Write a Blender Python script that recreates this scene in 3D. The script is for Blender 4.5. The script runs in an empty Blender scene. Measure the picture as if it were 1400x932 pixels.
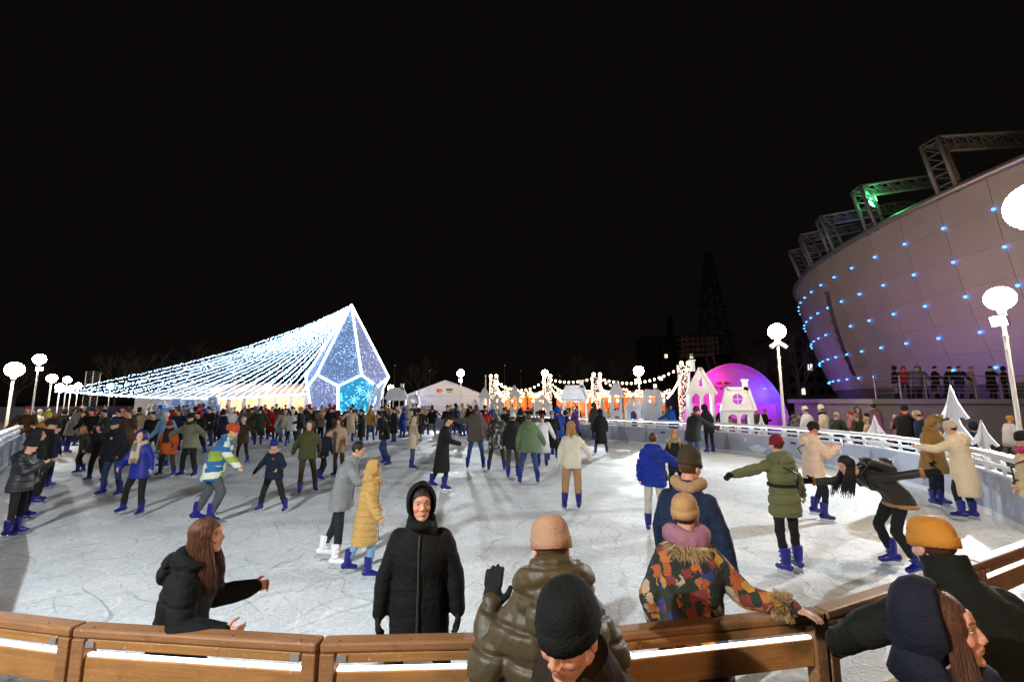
import bpy, bmesh, math, random
import numpy as np
from mathutils import Vector, Matrix
from mathutils.geometry import tessellate_polygon

R = math.radians
random.seed(7)
rng = np.random.default_rng(7)
scene = bpy.context.scene
COL = scene.collection

# ------------------------------------------------------------------ camera, sky, exposure
FOC, CAMZ, PITCH = 600.0, 2.15, math.atan(81 / 600.0)
cam_d = bpy.data.cameras.new('camera')
cam_d.sensor_width = 36.0
cam_d.lens = 36.0 * FOC / 1400.0
cam_d.clip_start, cam_d.clip_end = 0.05, 2000.0
cam = bpy.data.objects.new('camera', cam_d)
COL.objects.link(cam)
cam.location = (0, 0, CAMZ)
cam.rotation_euler = (R(90) + PITCH, 0, 0)
scene.camera = cam

world = bpy.data.worlds.new('World')
scene.world = world
world.use_nodes = True
_bg = world.node_tree.nodes['Background']
_bg.inputs['Color'].default_value = (0.62, 0.50, 0.40, 1)      # city-lit night overcast
_bg.inputs['Strength'].default_value = 0.0038
vs = scene.view_settings
vs.view_transform = 'Standard'
vs.look = 'None'
vs.exposure = 0.55
vs.gamma = 1.0
cy = scene.cycles
cy.use_denoising = True
cy.max_bounces = 6
cy.diffuse_bounces = 3
cy.glossy_bounces = 3
cy.transmission_bounces = 4
cy.sample_clamp_indirect = 3.0
cy.use_light_tree = True
cy.caustics_reflective = False
cy.caustics_refractive = False

# the lamps of the place, in one table: power of each kind
GLOBE_E = 105.0          # frosted globe emission
FLOOD_W = 1450.0        # floodlight below the globe
STALL_W = 120.0

def ray(px, py):
    dx, du = (px - 700.0) / FOC, (466.0 - py) / FOC
    c, s = math.cos(PITCH), math.sin(PITCH)
    return np.array([dx, c - du * s, s + du * c])
def ground(px, py, z=0.0):
    d = ray(px, py)
    t = (z - CAMZ) / d[2]
    return np.array([d[0] * t, d[1] * t, z])
def at(px, py, depth):
    d = ray(px, py)
    t = depth / d[1]
    return np.array([d[0] * t, depth, CAMZ + d[2] * t])

# ------------------------------------------------------------------ mesh helpers
def unit(v):
    v = np.asarray(v, float)
    n = np.linalg.norm(v)
    return v / n if n > 1e-9 else v
def basis(axis, hint=(0, 0, 1)):
    a = unit(axis)
    h = np.asarray(hint, float)
    if abs(np.dot(a, unit(h))) > 0.97:
        h = np.array([0, 1.0, 0]) if abs(a[1]) < 0.9 else np.array([1.0, 0, 0])
    x = unit(np.cross(h, a))
    y = np.cross(a, x)
    return x, y, a

class MB:
    def __init__(self):
        self.v, self.f, self.m, self.n, self.cur = [], [], [], 0, 0
    def mesh(self, vs_, fs):
        o = self.n
        for p in vs_:
            self.v.append((float(p[0]), float(p[1]), float(p[2])))
        self.n += len(vs_)
        for f in fs:
            self.f.append(tuple(i + o for i in f)); self.m.append(self.cur)
        return self
    def loft(self, rings, cap=True, closed=True):
        k = len(rings[0]); V = [p for r in rings for p in r]; Fs = []
        for i in range(len(rings) - 1):
            for j in range(k if closed else k - 1):
                a, b = i * k + j, i * k + (j + 1) % k
                Fs.append((a, b, b + k, a + k))
        if cap:
            Fs.append(tuple(range(k))[::-1])
            Fs.append(tuple(range((len(rings) - 1) * k, len(rings) * k)))
        return self.mesh(V, Fs)
    def ring(self, c, x, y, rx, ry, n, sup=2.0):
        out = []
        for j in range(n):
            a = 2 * math.pi * j / n
            ca, sa = math.cos(a), math.sin(a)
            if sup != 2.0:
                ca = math.copysign(abs(ca) ** (2 / sup), ca); sa = math.copysign(abs(sa) ** (2 / sup), sa)
            out.append(c + x * (rx * ca) + y * (ry * sa))
        return out
    def capsule(self, p0, r0, p1, r1, n=10, m=3, bulge=0.0, pitch=0.09):
        p0, p1 = np.asarray(p0, float), np.asarray(p1, float)
        L = np.linalg.norm(p1 - p0)
        x, y, a = basis(p1 - p0)
        rings = []
        for i in range(m, 0, -1):
            t = math.pi / 2 * i / m * 0.98
            rings.append(self.ring(p0 - a * r0 * math.sin(t), x, y, r0 * math.cos(t), r0 * math.cos(t), n))
        ns = max(1, int(L / 0.018)) if bulge else 1
        for i in range(ns + 1):
            t = i / ns
            r = r0 + (r1 - r0) * t
            if bulge:
                r *= 1 - bulge + bulge * 1.6 * abs(math.sin(math.pi * t * max(1, round(L / pitch)))) ** 0.6
            rings.append(self.ring(p0 + (p1 - p0) * t, x, y, r, r, n))
        for i in range(1, m + 1):
            t = math.pi / 2 * i / m * 0.98
            rings.append(self.ring(p1 + a * r1 * math.sin(t), x, y, r1 * math.cos(t), r1 * math.cos(t), n))
        return self.loft(rings)
    def ell(self, c, rad, M=None, n=14, m=9):
        c = np.asarray(c, float)
        X, Y, Z = (np.eye(3) if M is None else np.asarray(M, float).T)
        rings = []
        for i in range(m + 1):
            t = -math.pi / 2 * 0.985 + math.pi * 0.985 * i / m
            rings.append(self.ring(c + Z * (rad[2] * math.sin(t)), X, Y, rad[0] * math.cos(t), rad[1] * math.cos(t), n))
        return self.loft(rings)
    def tube(self, path, radii, n=8, cap=True):
        path = [np.asarray(p, float) for p in path]
        if not hasattr(radii, '__len__'): radii = [radii] * len(path)
        rings = []
        for i, p in enumerate(path):
            t = path[min(i + 1, len(path) - 1)] - path[max(i - 1, 0)]
            x, y, a = basis(t)
            if rings and np.dot(x, px_) < 0: x, y = -x, -y
            px_ = x
            rings.append(self.ring(p, x, y, radii[i], radii[i], n))
        return self.loft(rings, cap=cap)
    def box(self, c, s, M=None):
        c = np.asarray(c, float); A = np.eye(3) if M is None else np.asarray(M, float)
        P = [c + A @ (np.array([sx, sy, sz]) * 0.5 * np.asarray(s, float)) for sz in (-1, 1) for sy in (-1, 1) for sx in (-1, 1)]
        return self.mesh(P, [(0, 2, 3, 1), (4, 5, 7, 6), (0, 1, 5, 4), (2, 6, 7, 3), (0, 4, 6, 2), (1, 3, 7, 5)])
    def bar(self, p0, p1, w, h=None):
        p0, p1 = np.asarray(p0, float), np.asarray(p1, float)
        x, y, a = basis(p1 - p0)
        return self.box((p0 + p1) / 2, (w, h or w, np.linalg.norm(p1 - p0)), np.array([x, y, a]).T)
    def plate(self, outline, holes, thick, to3):
        """flat panel with holes: outline/holes in 2-D, to3(u, v, w) gives the 3-D point"""
        loops = [outline] + list(holes)
        tris = tessellate_polygon([[Vector((u, v, 0)) for u, v in lp] for lp in loops])
        flat = [p for lp in loops for p in lp]
        k = len(flat)
        V = [to3(u, v, thick / 2) for u, v in flat] + [to3(u, v, -thick / 2) for u, v in flat]
        Fs = [tuple(t) for t in tris] + [tuple(i + k for i in t[::-1]) for t in tris]
        o = 0
        for lp in loops:
            n = len(lp)
            for i in range(n):
                a, b = o + i, o + (i + 1) % n
                Fs.append((a, b, b + k, a + k))
            o += n
        return self.mesh(V, Fs)
    def build(self, name, mat=None, parent=None, smooth=False, loc=None):
        me = bpy.data.meshes.new(name)
        me.from_pydata(self.v, [], self.f)
        if smooth: me.polygons.foreach_set('use_smooth', [True] * len(me.polygons))
        mats = mat if isinstance(mat, (list, tuple)) else [mat]
        for m_ in mats:
            if m_ is not None: me.materials.append(m_)
        if len(mats) > 1: me.polygons.foreach_set('material_index', self.m)
        bm = bmesh.new(); bm.from_mesh(me)
        bmesh.ops.recalc_face_normals(bm, faces=bm.faces)
        bm.to_mesh(me); bm.free()
        me.update()
        return link(name, me, parent, loc)

def link(name, me, parent=None, loc=None):
    o = bpy.data.objects.new(name, me)
    COL.objects.link(o)
    if parent is not None: o.parent = parent
    if loc is not None: o.location = loc
    return o
def empty(name, loc=(0, 0, 0), rz=0.0):
    o = bpy.data.objects.new(name, None)
    o.empty_display_size = 0.2
    COL.objects.link(o)
    o.location = loc
    o.rotation_euler = (0, 0, rz)
    return o
def tag(o, label=None, cat=None, group=None, kind=None):
    if label: o['label'] = label
    if cat: o['category'] = cat
    if group: o['group'] = group
    if kind: o['kind'] = kind
    return o
def copy_tree(o, parent=None):
    c = o.copy(); COL.objects.link(c)
    if parent is not None: c.parent = parent
    for ch in list(o.children): copy_tree(ch, c)
    return c
JOBS = []
def job(o, voxel, smooth=3, decim=None, post=None, bevel=None):
    if bevel:
        b = o.modifiers.new('b', 'BEVEL'); b.width = bevel; b.segments = 2; b.limit_method = 'ANGLE'
    else:
        r = o.modifiers.new('r', 'REMESH'); r.mode = 'VOXEL'; r.voxel_size = voxel; r.use_smooth_shade = True
        if smooth:
            s = o.modifiers.new('s', 'SMOOTH'); s.factor = 0.5; s.iterations = smooth
        if decim:
            d = o.modifiers.new('d', 'DECIMATE'); d.ratio = decim
    JOBS.append((o, post))
    return o
def run_jobs():
    dg = bpy.context.evaluated_depsgraph_get()
    dg.update()
    done = []
    for o, post in JOBS:
        me = bpy.data.meshes.new_from_object(o.evaluated_get(dg))
        done.append((o, me, post))
    for o, me, post in done:
        old = o.data
        o.modifiers.clear()
        me.name = o.name
        o.data = me
        if post: post(o)
        if old.users == 0: bpy.data.meshes.remove(old)
    JOBS.clear()

# ------------------------------------------------------------------ materials
MATS = {}
def newmat(name):
    m = bpy.data.materials.new(name); m.use_nodes = True
    nt = m.node_tree
    return m, nt, nt.nodes['Principled BSDF']
def N(nt, t, **kw):
    n = nt.nodes.new(t)
    for k, v in kw.items():
        if k in n.inputs.keys(): n.inputs[k].default_value = v
        else: setattr(n, k, v)
    return n
def c4(c): return (c[0], c[1], c[2], 1.0)
def hexc(r, g, b):
    f = lambda u: (u / 255 / 12.92) if u / 255 <= 0.04045 else ((u / 255 + 0.055) / 1.055) ** 2.4
    return (f(r), f(g), f(b))
def mat_plain(name, col, rough=0.6, metal=0.0, var=0.12, scale=6.0, bump=0.0, bscale=40.0, spec=0.5):
    key = ('plain', name)
    if key in MATS: return MATS[key]
    m, nt, b = newmat(name)
    tc = N(nt, 'ShaderNodeTexCoord')
    ns = N(nt, 'ShaderNodeTexNoise', Scale=scale, Detail=4.0)
    nt.links.new(tc.outputs['Object'], ns.inputs['Vector'])
    mx = N(nt, 'ShaderNodeMix', data_type='RGBA')
    mx.inputs['A'].default_value = c4([x * (1 - var) for x in col])
    mx.inputs['B'].default_value = c4([min(1, x * (1 + var)) for x in col])
    nt.links.new(ns.outputs['Fac'], mx.inputs['Factor'])
    nt.links.new(mx.outputs['Result'], b.inputs['Base Color'])
    b.inputs['Roughness'].default_value = rough
    b.inputs['Metallic'].default_value = metal
    b.inputs['Specular IOR Level'].default_value = spec
    if bump:
        n2 = N(nt, 'ShaderNodeTexNoise', Scale=bscale, Detail=5.0)
        nt.links.new(tc.outputs['Object'], n2.inputs['Vector'])
        bp = N(nt, 'ShaderNodeBump', Strength=bump, Distance=0.01)
        nt.links.new(n2.outputs['Fac'], bp.inputs['Height'])
        nt.links.new(bp.outputs['Normal'], b.inputs['Normal'])
    MATS[key] = m
    return m
def cloth(col, gloss=False, knit=False):
    key = ('cloth', tuple(round(x, 3) for x in col), gloss, knit)
    if key in MATS: return MATS[key]
    m, nt, b = newmat('cloth')
    tc = N(nt, 'ShaderNodeTexCoord')
    ns = N(nt, 'ShaderNodeTexNoise', Scale=5.0, Detail=5.0, Roughness=0.6)
    nt.links.new(tc.outputs['Object'], ns.inputs['Vector'])
    mx = N(nt, 'ShaderNodeMix', data_type='RGBA')
    mx.inputs['A'].default_value = c4([x * 0.78 for x in col])
    mx.inputs['B'].default_value = c4([min(1, x * 1.2) for x in col])
    nt.links.new(ns.outputs['Fac'], mx.inputs['Factor'])
    nt.links.new(mx.outputs['Result'], b.inputs['Base Color'])
    b.inputs['Roughness'].default_value = 0.52 if gloss else 0.8
    b.inputs['Specular IOR Level'].default_value = 0.4 if gloss else 0.15
    if 'Sheen Weight' in b.inputs: b.inputs['Sheen Weight'].default_value = 0.0
    w = N(nt, 'ShaderNodeTexNoise', Scale=9.0, Detail=6.0, Roughness=0.62, Distortion=0.8)
    mp = N(nt, 'ShaderNodeMapping')
    mp.inputs['Scale'].default_value = (1.0, 1.0, 1.9)
    nt.links.new(tc.outputs['Object'], mp.inputs['Vector'])
    nt.links.new(mp.outputs['Vector'], w.inputs['Vector'])
    bp = N(nt, 'ShaderNodeBump', Strength=0.18 if gloss else 0.55, Distance=0.03)
    nt.links.new(w.outputs['Fac'], bp.inputs['Height'])
    if knit:
        w2 = N(nt, 'ShaderNodeTexNoise', Scale=170.0, Detail=3.0)
        nt.links.new(tc.outputs['Object'], w2.inputs['Vector'])
        b2 = N(nt, 'ShaderNodeBump', Strength=0.8, Distance=0.006)
        nt.links.new(w2.outputs['Fac'], b2.inputs['Height'])
        nt.links.new(bp.outputs['Normal'], b2.inputs['Normal'])
        nt.links.new(b2.outputs['Normal'], b.inputs['Normal'])
    else:
        nt.links.new(bp.outputs['Normal'], b.inputs['Normal'])
    MATS[key] = m
    return m
def emit(name, col, s, sample=True):
    key = ('emit', name)
    if key in MATS: return MATS[key]
    m, nt, b = newmat(name)
    b.inputs['Base Color'].default_value = c4(col)
    b.inputs['Emission Color'].default_value = c4(col)
    b.inputs['Emission Strength'].default_value = s
    if not sample: m.cycles.emission_sampling = 'NONE'
    MATS[key] = m
    return m
def mat_patch(name, cols, scale, seed=0.0, soft=False):
    """woven colour-block pattern of a garment"""
    m, nt, b = newmat(name)
    tc = N(nt, 'ShaderNodeTexCoord')
    ns = N(nt, 'ShaderNodeTexNoise', Scale=24.0, Detail=5.0, Roughness=0.7)
    nt.links.new(tc.outputs['Object'], ns.inputs['Vector'])
    ad = N(nt, 'ShaderNodeMixRGB', blend_type='ADD'); ad.inputs['Fac'].default_value = 0.05
    nt.links.new(tc.outputs['Object'], ad.inputs['Color1']); nt.links.new(ns.outputs['Color'], ad.inputs['Color2'])
    mp = N(nt, 'ShaderNodeMapping')
    mp.inputs['Scale'].default_value = scale
    mp.inputs['Location'].default_value = (seed, seed * 1.7, seed * 0.6)
    mp.inputs['Rotation'].default_value = (0.0, 0.35 if soft else 0.0, 0)
    nt.links.new(ad.outputs['Color'], mp.inputs['Vector'])
    vo = N(nt, 'ShaderNodeTexVoronoi', Scale=1.0, Randomness=0.45); vo.distance = 'CHEBYCHEV'
    nt.links.new(mp.outputs['Vector'], vo.inputs['Vector'])
    sp = N(nt, 'ShaderNodeSeparateColor')
    nt.links.new(vo.outputs['Color'], sp.inputs['Color'])
    cr = N(nt, 'ShaderNodeValToRGB')
    cr.color_ramp.interpolation = 'CONSTANT'
    while len(cr.color_ramp.elements) < len(cols): cr.color_ramp.elements.new(0.5)
    for i, c in enumerate(cols):
        cr.color_ramp.elements[i].position = i / len(cols); cr.color_ramp.elements[i].color = c4(c)
    nt.links.new(sp.outputs['Red'], cr.inputs['Fac'])
    nt.links.new(cr.outputs['Color'], b.inputs['Base Color'])
    b.inputs['Roughness'].default_value = 0.9
    w2 = N(nt, 'ShaderNodeTexNoise', Scale=110.0, Detail=3.0)
    nt.links.new(tc.outputs['Object'], w2.inputs['Vector'])
    b2 = N(nt, 'ShaderNodeBump', Strength=0.8, Distance=0.008)
    nt.links.new(w2.outputs['Fac'], b2.inputs['Height']); nt.links.new(b2.outputs['Normal'], b.inputs['Normal'])
    return m
def mat_skin(smile=False):
    m, nt, b = newmat('skin_smile' if smile else 'skin')
    L = nt.links.new
    def mth(op, a_, b_=None, c_=None):
        n = N(nt, 'ShaderNodeMath', operation=op)
        for i, v in enumerate((a_, b_, c_)):
            if v is None: continue
            if isinstance(v, (int, float)): n.inputs[i].default_value = v
            else: L(v, n.inputs[i])
        return n.outputs[0]
    at_ = N(nt, 'ShaderNodeAttribute', attribute_name='Col')
    hp = N(nt, 'ShaderNodeAttribute', attribute_name='headpos')
    oi = N(nt, 'ShaderNodeObjectInfo')
    sp = N(nt, 'ShaderNodeSeparateXYZ'); L(hp.outputs['Vector'], sp.inputs[0])
    ax = mth('ABSOLUTE', sp.outputs['X']); z = sp.outputs['Z']
    gate = mth('GREATER_THAN', sp.outputs['Y'], 0.045)
    ax2 = mth('MULTIPLY', ax, ax)
    def ell(cx, cz, rx, rz, soft=0.25, curve=0.0, curve0=0.0):
        u = mth('DIVIDE', mth('SUBTRACT', ax, cx), rx)
        zz = mth('SUBTRACT', z, cz)
        if curve: zz = mth('SUBTRACT', zz, mth('MULTIPLY', ax2, curve))
        if curve0:
            d = mth('SUBTRACT', ax, cx); zz = mth('ADD', zz, mth('MULTIPLY', mth('MULTIPLY', d, d), curve0))
        w = mth('DIVIDE', zz, rz)
        d2 = mth('ADD', mth('MULTIPLY', u, u), mth('MULTIPLY', w, w))
        mr = N(nt, 'ShaderNodeMapRange'); mr.interpolation_type = 'SMOOTHSTEP'
        mr.inputs['From Min'].default_value = 1 + soft; mr.inputs['From Max'].default_value = 1 - soft
        L(d2, mr.inputs['Value'])
        return mth('MULTIPLY', mr.outputs['Result'], gate)
    col = at_.outputs['Color']
    def lay(mask, c, amt=1.0):
        nonlocal col
        mx = N(nt, 'ShaderNodeMix', data_type='RGBA')
        L(mth('MULTIPLY', mask, amt), mx.inputs['Factor']); L(col, mx.inputs['A'])
        if isinstance(c, tuple): mx.inputs['B'].default_value = c4(c)
        else: L(c, mx.inputs['B'])
        col = mx.outputs['Result']
    cv = 9.0 if smile else 0.0
    lay(ell(0.038, -0.022, 0.024, 0.022, 0.9), (0.50, 0.14, 0.09), 0.35)
    lay(ell(0.0, -0.0535, 0.026 if smile else 0.023, 0.0095, 0.35, cv), (0.36, 0.10, 0.085), 0.8)
    if smile: lay(ell(0.0, -0.0545, 0.018, 0.0038, 0.4, cv), (0.66, 0.60, 0.54), 0.9)
    else: lay(ell(0.0, -0.0540, 0.022, 0.0012, 0.5), (0.10, 0.02, 0.02), 0.8)
    lay(ell(0.032, 0.0345, 0.019, 0.0042, 0.5, 0, 7.0), oi.outputs['Color'], 0.8)
    lay(ell(0.031, 0.010, 0.018, 0.012, 0.8), (0.22, 0.10, 0.07), 0.35)
    lay(ell(0.031, 0.0095, 0.0130, 0.0052, 0.3), (0.58, 0.55, 0.52))
    lay(ell(0.031, 0.0098, 0.0056, 0.0056, 0.3), (0.035, 0.022, 0.014))
    lay(ell(0.031, 0.0148, 0.0150, 0.0022, 0.5, 0, 14.0), (0.03, 0.015, 0.012), 0.9)
    tc = N(nt, 'ShaderNodeTexCoord')
    ns = N(nt, 'ShaderNodeTexNoise', Scale=55.0, Detail=4.0); L(tc.outputs['Object'], ns.inputs['Vector'])
    mr = N(nt, 'ShaderNodeMapRange'); mr.inputs['To Min'].default_value = 0.86; mr.inputs['To Max'].default_value = 1.12; L(ns.outputs['Fac'], mr.inputs['Value'])
    mu = N(nt, 'ShaderNodeMixRGB', blend_type='MULTIPLY'); mu.inputs['Fac'].default_value = 1.0; L(col, mu.inputs['Color1']); L(mr.outputs['Result'], mu.inputs['Color2'])
    L(mu.outputs['Color'], b.inputs['Base Color'])
    n2 = N(nt, 'ShaderNodeTexNoise', Scale=420.0, Detail=3.0); L(tc.outputs['Object'], n2.inputs['Vector'])
    bp = N(nt, 'ShaderNodeBump', Strength=0.25, Distance=0.002); L(n2.outputs['Fac'], bp.inputs['Height']); L(bp.outputs['Normal'], b.inputs['Normal'])
    b.inputs['Roughness'].default_value = 0.55
    b.inputs['Specular IOR Level'].default_value = 0.35
    b.inputs['Subsurface Weight'].default_value = 0.15
    b.inputs['Subsurface Radius'].default_value = (0.02, 0.008, 0.005)
    return m
def mat_hair(col):
    key = ('hair', col)
    if key in MATS: return MATS[key]
    m, nt, b = newmat('hair')
    tc = N(nt, 'ShaderNodeTexCoord')
    mp = N(nt, 'ShaderNodeMapping'); mp.inputs['Scale'].default_value = (60, 60, 4)
    ns = N(nt, 'ShaderNodeTexNoise', Scale=2.0, Detail=3.0)
    nt.links.new(tc.outputs['Object'], mp.inputs['Vector']); nt.links.new(mp.outputs['Vector'], ns.inputs['Vector'])
    mx = N(nt, 'ShaderNodeMix', data_type='RGBA')
    mx.inputs['A'].default_value = c4([x * 0.5 for x in col]); mx.inputs['B'].default_value = c4([x * 1.5 for x in col])
    nt.links.new(ns.outputs['Fac'], mx.inputs['Factor']); nt.links.new(mx.outputs['Result'], b.inputs['Base Color'])
    b.inputs['Roughness'].default_value = 0.55
    b.inputs['Specular IOR Level'].default_value = 0.3
    bp = N(nt, 'ShaderNodeBump', Strength=0.7, Distance=0.01)
    nt.links.new(ns.outputs['Fac'], bp.inputs['Height']); nt.links.new(bp.outputs['Normal'], b.inputs['Normal'])
    MATS[key] = m
    return m
def mat_wood(name, col, dark):
    m, nt, b = newmat(name)
    tc = N(nt, 'ShaderNodeTexCoord')
    mp = N(nt, 'ShaderNodeMapping'); mp.inputs['Scale'].default_value = (1.2, 22, 22)
    nt.links.new(tc.outputs['Object'], mp.inputs['Vector'])
    ns = N(nt, 'ShaderNodeTexNoise', Scale=1.6, Detail=7.0, Roughness=0.62, Distortion=1.4)
    nt.links.new(mp.outputs['Vector'], ns.inputs['Vector'])
    cr = N(nt, 'ShaderNodeValToRGB')
    cr.color_ramp.elements[0].position = 0.3; cr.color_ramp.elements[0].color = c4(dark)
    cr.color_ramp.elements[1].position = 0.68; cr.color_ramp.elements[1].color = c4(col)
    nt.links.new(ns.outputs['Fac'], cr.inputs['Fac'])
    n2 = N(nt, 'ShaderNodeTexNoise', Scale=3.5, Detail=5.0)
    nt.links.new(tc.outputs['Object'], n2.inputs['Vector'])
    mr = N(nt, 'ShaderNodeMapRange'); mr.inputs['To Min'].default_value = 0.72; mr.inputs['To Max'].default_value = 1.2
    nt.links.new(n2.outputs['Fac'], mr.inputs['Value'])
    mu = N(nt, 'ShaderNodeMixRGB', blend_type='MULTIPLY'); mu.inputs['Fac'].default_value = 1.0
    nt.links.new(cr.outputs['Color'], mu.inputs['Color1']); nt.links.new(mr.outputs['Result'], mu.inputs['Color2'])
    n4 = N(nt, 'ShaderNodeTexNoise', Scale=11.0, Detail=9.0, Roughness=0.75)
    nt.links.new(tc.outputs['Object'], n4.inputs['Vector'])
    st = N(nt, 'ShaderNodeMapRange'); st.inputs['From Min'].default_value = 0.56; st.inputs['From Max'].default_value = 0.72
    nt.links.new(n4.outputs['Fac'], st.inputs['Value'])
    s2 = N(nt, 'ShaderNodeMath', operation='MULTIPLY'); s2.inputs[1].default_value = 0.55
    nt.links.new(st.outputs['Result'], s2.inputs[0])
    mg = N(nt, 'ShaderNodeMix', data_type='RGBA'); mg.inputs['B'].default_value = c4([x * 0.35 for x in dark])
    nt.links.new(s2.outputs[0], mg.inputs['Factor']); nt.links.new(mu.outputs['Color'], mg.inputs['A'])
    fl = N(nt, 'ShaderNodeTexNoise', Scale=70.0, Detail=3.0)
    nt.links.new(tc.outputs['Object'], fl.inputs['Vector'])
    fr_ = N(nt, 'ShaderNodeMapRange'); fr_.inputs['From Min'].default_value = 0.66; fr_.inputs['From Max'].default_value = 0.70
    fr_.inputs['To Max'].default_value = 0.35
    nt.links.new(fl.outputs['Fac'], fr_.inputs['Value'])
    mf = N(nt, 'ShaderNodeMix', data_type='RGBA'); mf.inputs['B'].default_value = (0.62, 0.58, 0.52, 1)
    nt.links.new(fr_.outputs['Result'], mf.inputs['Factor']); nt.links.new(mg.outputs['Result'], mf.inputs['A'])
    nt.links.new(mf.outputs['Result'], b.inputs['Base Color'])
    rg = N(nt, 'ShaderNodeMapRange'); rg.inputs['To Min'].default_value = 0.3; rg.inputs['To Max'].default_value = 0.75
    nt.links.new(n4.outputs['Fac'], rg.inputs['Value']); nt.links.new(rg.outputs['Result'], b.inputs['Roughness'])
    bp = N(nt, 'ShaderNodeBump', Strength=0.35, Distance=0.003)
    nt.links.new(ns.outputs['Fac'], bp.inputs['Height']); nt.links.new(bp.outputs['Normal'], b.inputs['Normal'])
    return m

def mat_ice():
    m, nt, b = newmat('ice')
    tc = N(nt, 'ShaderNodeTexCoord')
    L = nt.links.new
    # snow dust: broad soft patches
    n1 = N(nt, 'ShaderNodeTexNoise', Scale=0.35, Detail=8.0, Roughness=0.62, Distortion=0.6)
    L(tc.outputs['Object'], n1.inputs['Vector'])
    cr = N(nt, 'ShaderNodeValToRGB')
    cr.color_ramp.elements[0].position = 0.3; cr.color_ramp.elements[0].color = (0.60, 0.65, 0.69, 1)
    cr.color_ramp.elements[1].position = 0.68; cr.color_ramp.elements[1].color = (0.86, 0.89, 0.91, 1)
    L(n1.outputs['Fac'], cr.inputs['Fac'])
    col = cr.outputs['Color']; heights = []
    # blade marks: thin curved lines at several scales and headings
    for i, (sc, rot, dist, w) in enumerate(((3.0, 0.5, 2.2, 0.010), (4.1, 1.9, 3.0, 0.012), (6.5, 2.7, 4.5, 0.018), (9.0, 1.2, 6.0, 0.022), (2.0, 0.05, 1.2, 0.007))):
        mp = N(nt, 'ShaderNodeMapping'); mp.inputs['Rotation'].default_value = (0, 0, rot); mp.inputs['Location'].default_value = (i * 3.7, i * 1.9, 0)
        L(tc.outputs['Object'], mp.inputs['Vector'])
        nz = N(nt, 'ShaderNodeTexNoise', Scale=sc * 0.5, Detail=1.0, Distortion=dist * 0.4)
        L(mp.outputs['Vector'], nz.inputs['Vector'])
        wv = N(nt, 'ShaderNodeMath', operation='MULTIPLY'); wv.inputs[1].default_value = 9.0
        L(nz.outputs['Fac'], wv.inputs[0])
        fr = N(nt, 'ShaderNodeMath', operation='PINGPONG'); fr.inputs[1].default_value = 0.5
        L(wv.outputs[0], fr.inputs[0])
        lt = N(nt, 'ShaderNodeMapRange'); lt.inputs['From Min'].default_value = 0.0; lt.inputs['From Max'].default_value = w * 3.2
        lt.inputs['To Min'].default_value = 1.0; lt.inputs['To Max'].default_value = 0.0
        L(fr.outputs[0], lt.inputs['Value'])
        mk = N(nt, 'ShaderNodeTexNoise', Scale=1.3 + i * 0.4, Detail=3.0)
        L(mp.outputs['Vector'], mk.inputs['Vector'])
        ms = N(nt, 'ShaderNodeMapRange'); ms.inputs['From Min'].default_value = 0.42; ms.inputs['From Max'].default_value = 0.56
        L(mk.outputs['Fac'], ms.inputs['Value'])
        mu = N(nt, 'ShaderNodeMath', operation='MULTIPLY'); L(lt.outputs['Result'], mu.inputs[0]); L(ms.outputs['Result'], mu.inputs[1])
        heights.append(mu.outputs[0])
        mx = N(nt, 'ShaderNodeMix', data_type='RGBA')
        mx.inputs['B'].default_value = (0.97, 0.98, 1.0, 1) if i % 2 == 0 else (0.34, 0.40, 0.44, 1)
        fa = N(nt, 'ShaderNodeMath', operation='MULTIPLY'); fa.inputs[1].default_value = 0.85
        L(mu.outputs[0], fa.inputs[0]); L(fa.outputs[0], mx.inputs['Factor']); L(col, mx.inputs['A'])
        col = mx.outputs['Result']
    for i, (cx, cy_, per, w, bright) in enumerate(((-9, -6, 0.42, 0.050, 1), (14, 2, 0.55, 0.040, 0), (-3, 24, 0.50, 0.045, 1), (6, 15, 0.37, 0.055, 0), (-16, 12, 0.61, 0.036, 1), (1.5, 5.5, 0.47, 0.045, 1), (-5, 7, 0.33, 0.06, 0))):
        mp = N(nt, 'ShaderNodeMapping'); mp.inputs['Location'].default_value = (-cx, -cy_, 0)
        L(tc.outputs['Object'], mp.inputs['Vector'])
        wz = N(nt, 'ShaderNodeTexNoise', Scale=0.45, Detail=2.0); L(mp.outputs['Vector'], wz.inputs['Vector'])
        ln = N(nt, 'ShaderNodeVectorMath', operation='LENGTH'); L(mp.outputs['Vector'], ln.inputs[0])
        ad = N(nt, 'ShaderNodeMath', operation='MULTIPLY_ADD'); ad.inputs[1].default_value = 2.6
        L(wz.outputs['Fac'], ad.inputs[0]); L(ln.outputs['Value'], ad.inputs[2])
        dv = N(nt, 'ShaderNodeMath', operation='DIVIDE'); dv.inputs[1].default_value = per; L(ad.outputs[0], dv.inputs[0])
        fr = N(nt, 'ShaderNodeMath', operation='PINGPONG'); fr.inputs[1].default_value = 0.5; L(dv.outputs[0], fr.inputs[0])
        lt = N(nt, 'ShaderNodeMapRange'); lt.inputs['From Max'].default_value = w; lt.inputs['To Min'].default_value = 1.0; lt.inputs['To Max'].default_value = 0.0
        L(fr.outputs[0], lt.inputs['Value'])
        mk = N(nt, 'ShaderNodeTexNoise', Scale=0.9 + 0.15 * i, Detail=3.0); L(mp.outputs['Vector'], mk.inputs['Vector'])
        ms = N(nt, 'ShaderNodeMapRange'); ms.inputs['From Min'].default_value = 0.47; ms.inputs['From Max'].default_value = 0.60; L(mk.outputs['Fac'], ms.inputs['Value'])
        mu = N(nt, 'ShaderNodeMath', operation='MULTIPLY'); L(lt.outputs['Result'], mu.inputs[0]); L(ms.outputs['Result'], mu.inputs[1])
        heights.append(mu.outputs[0])
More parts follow.
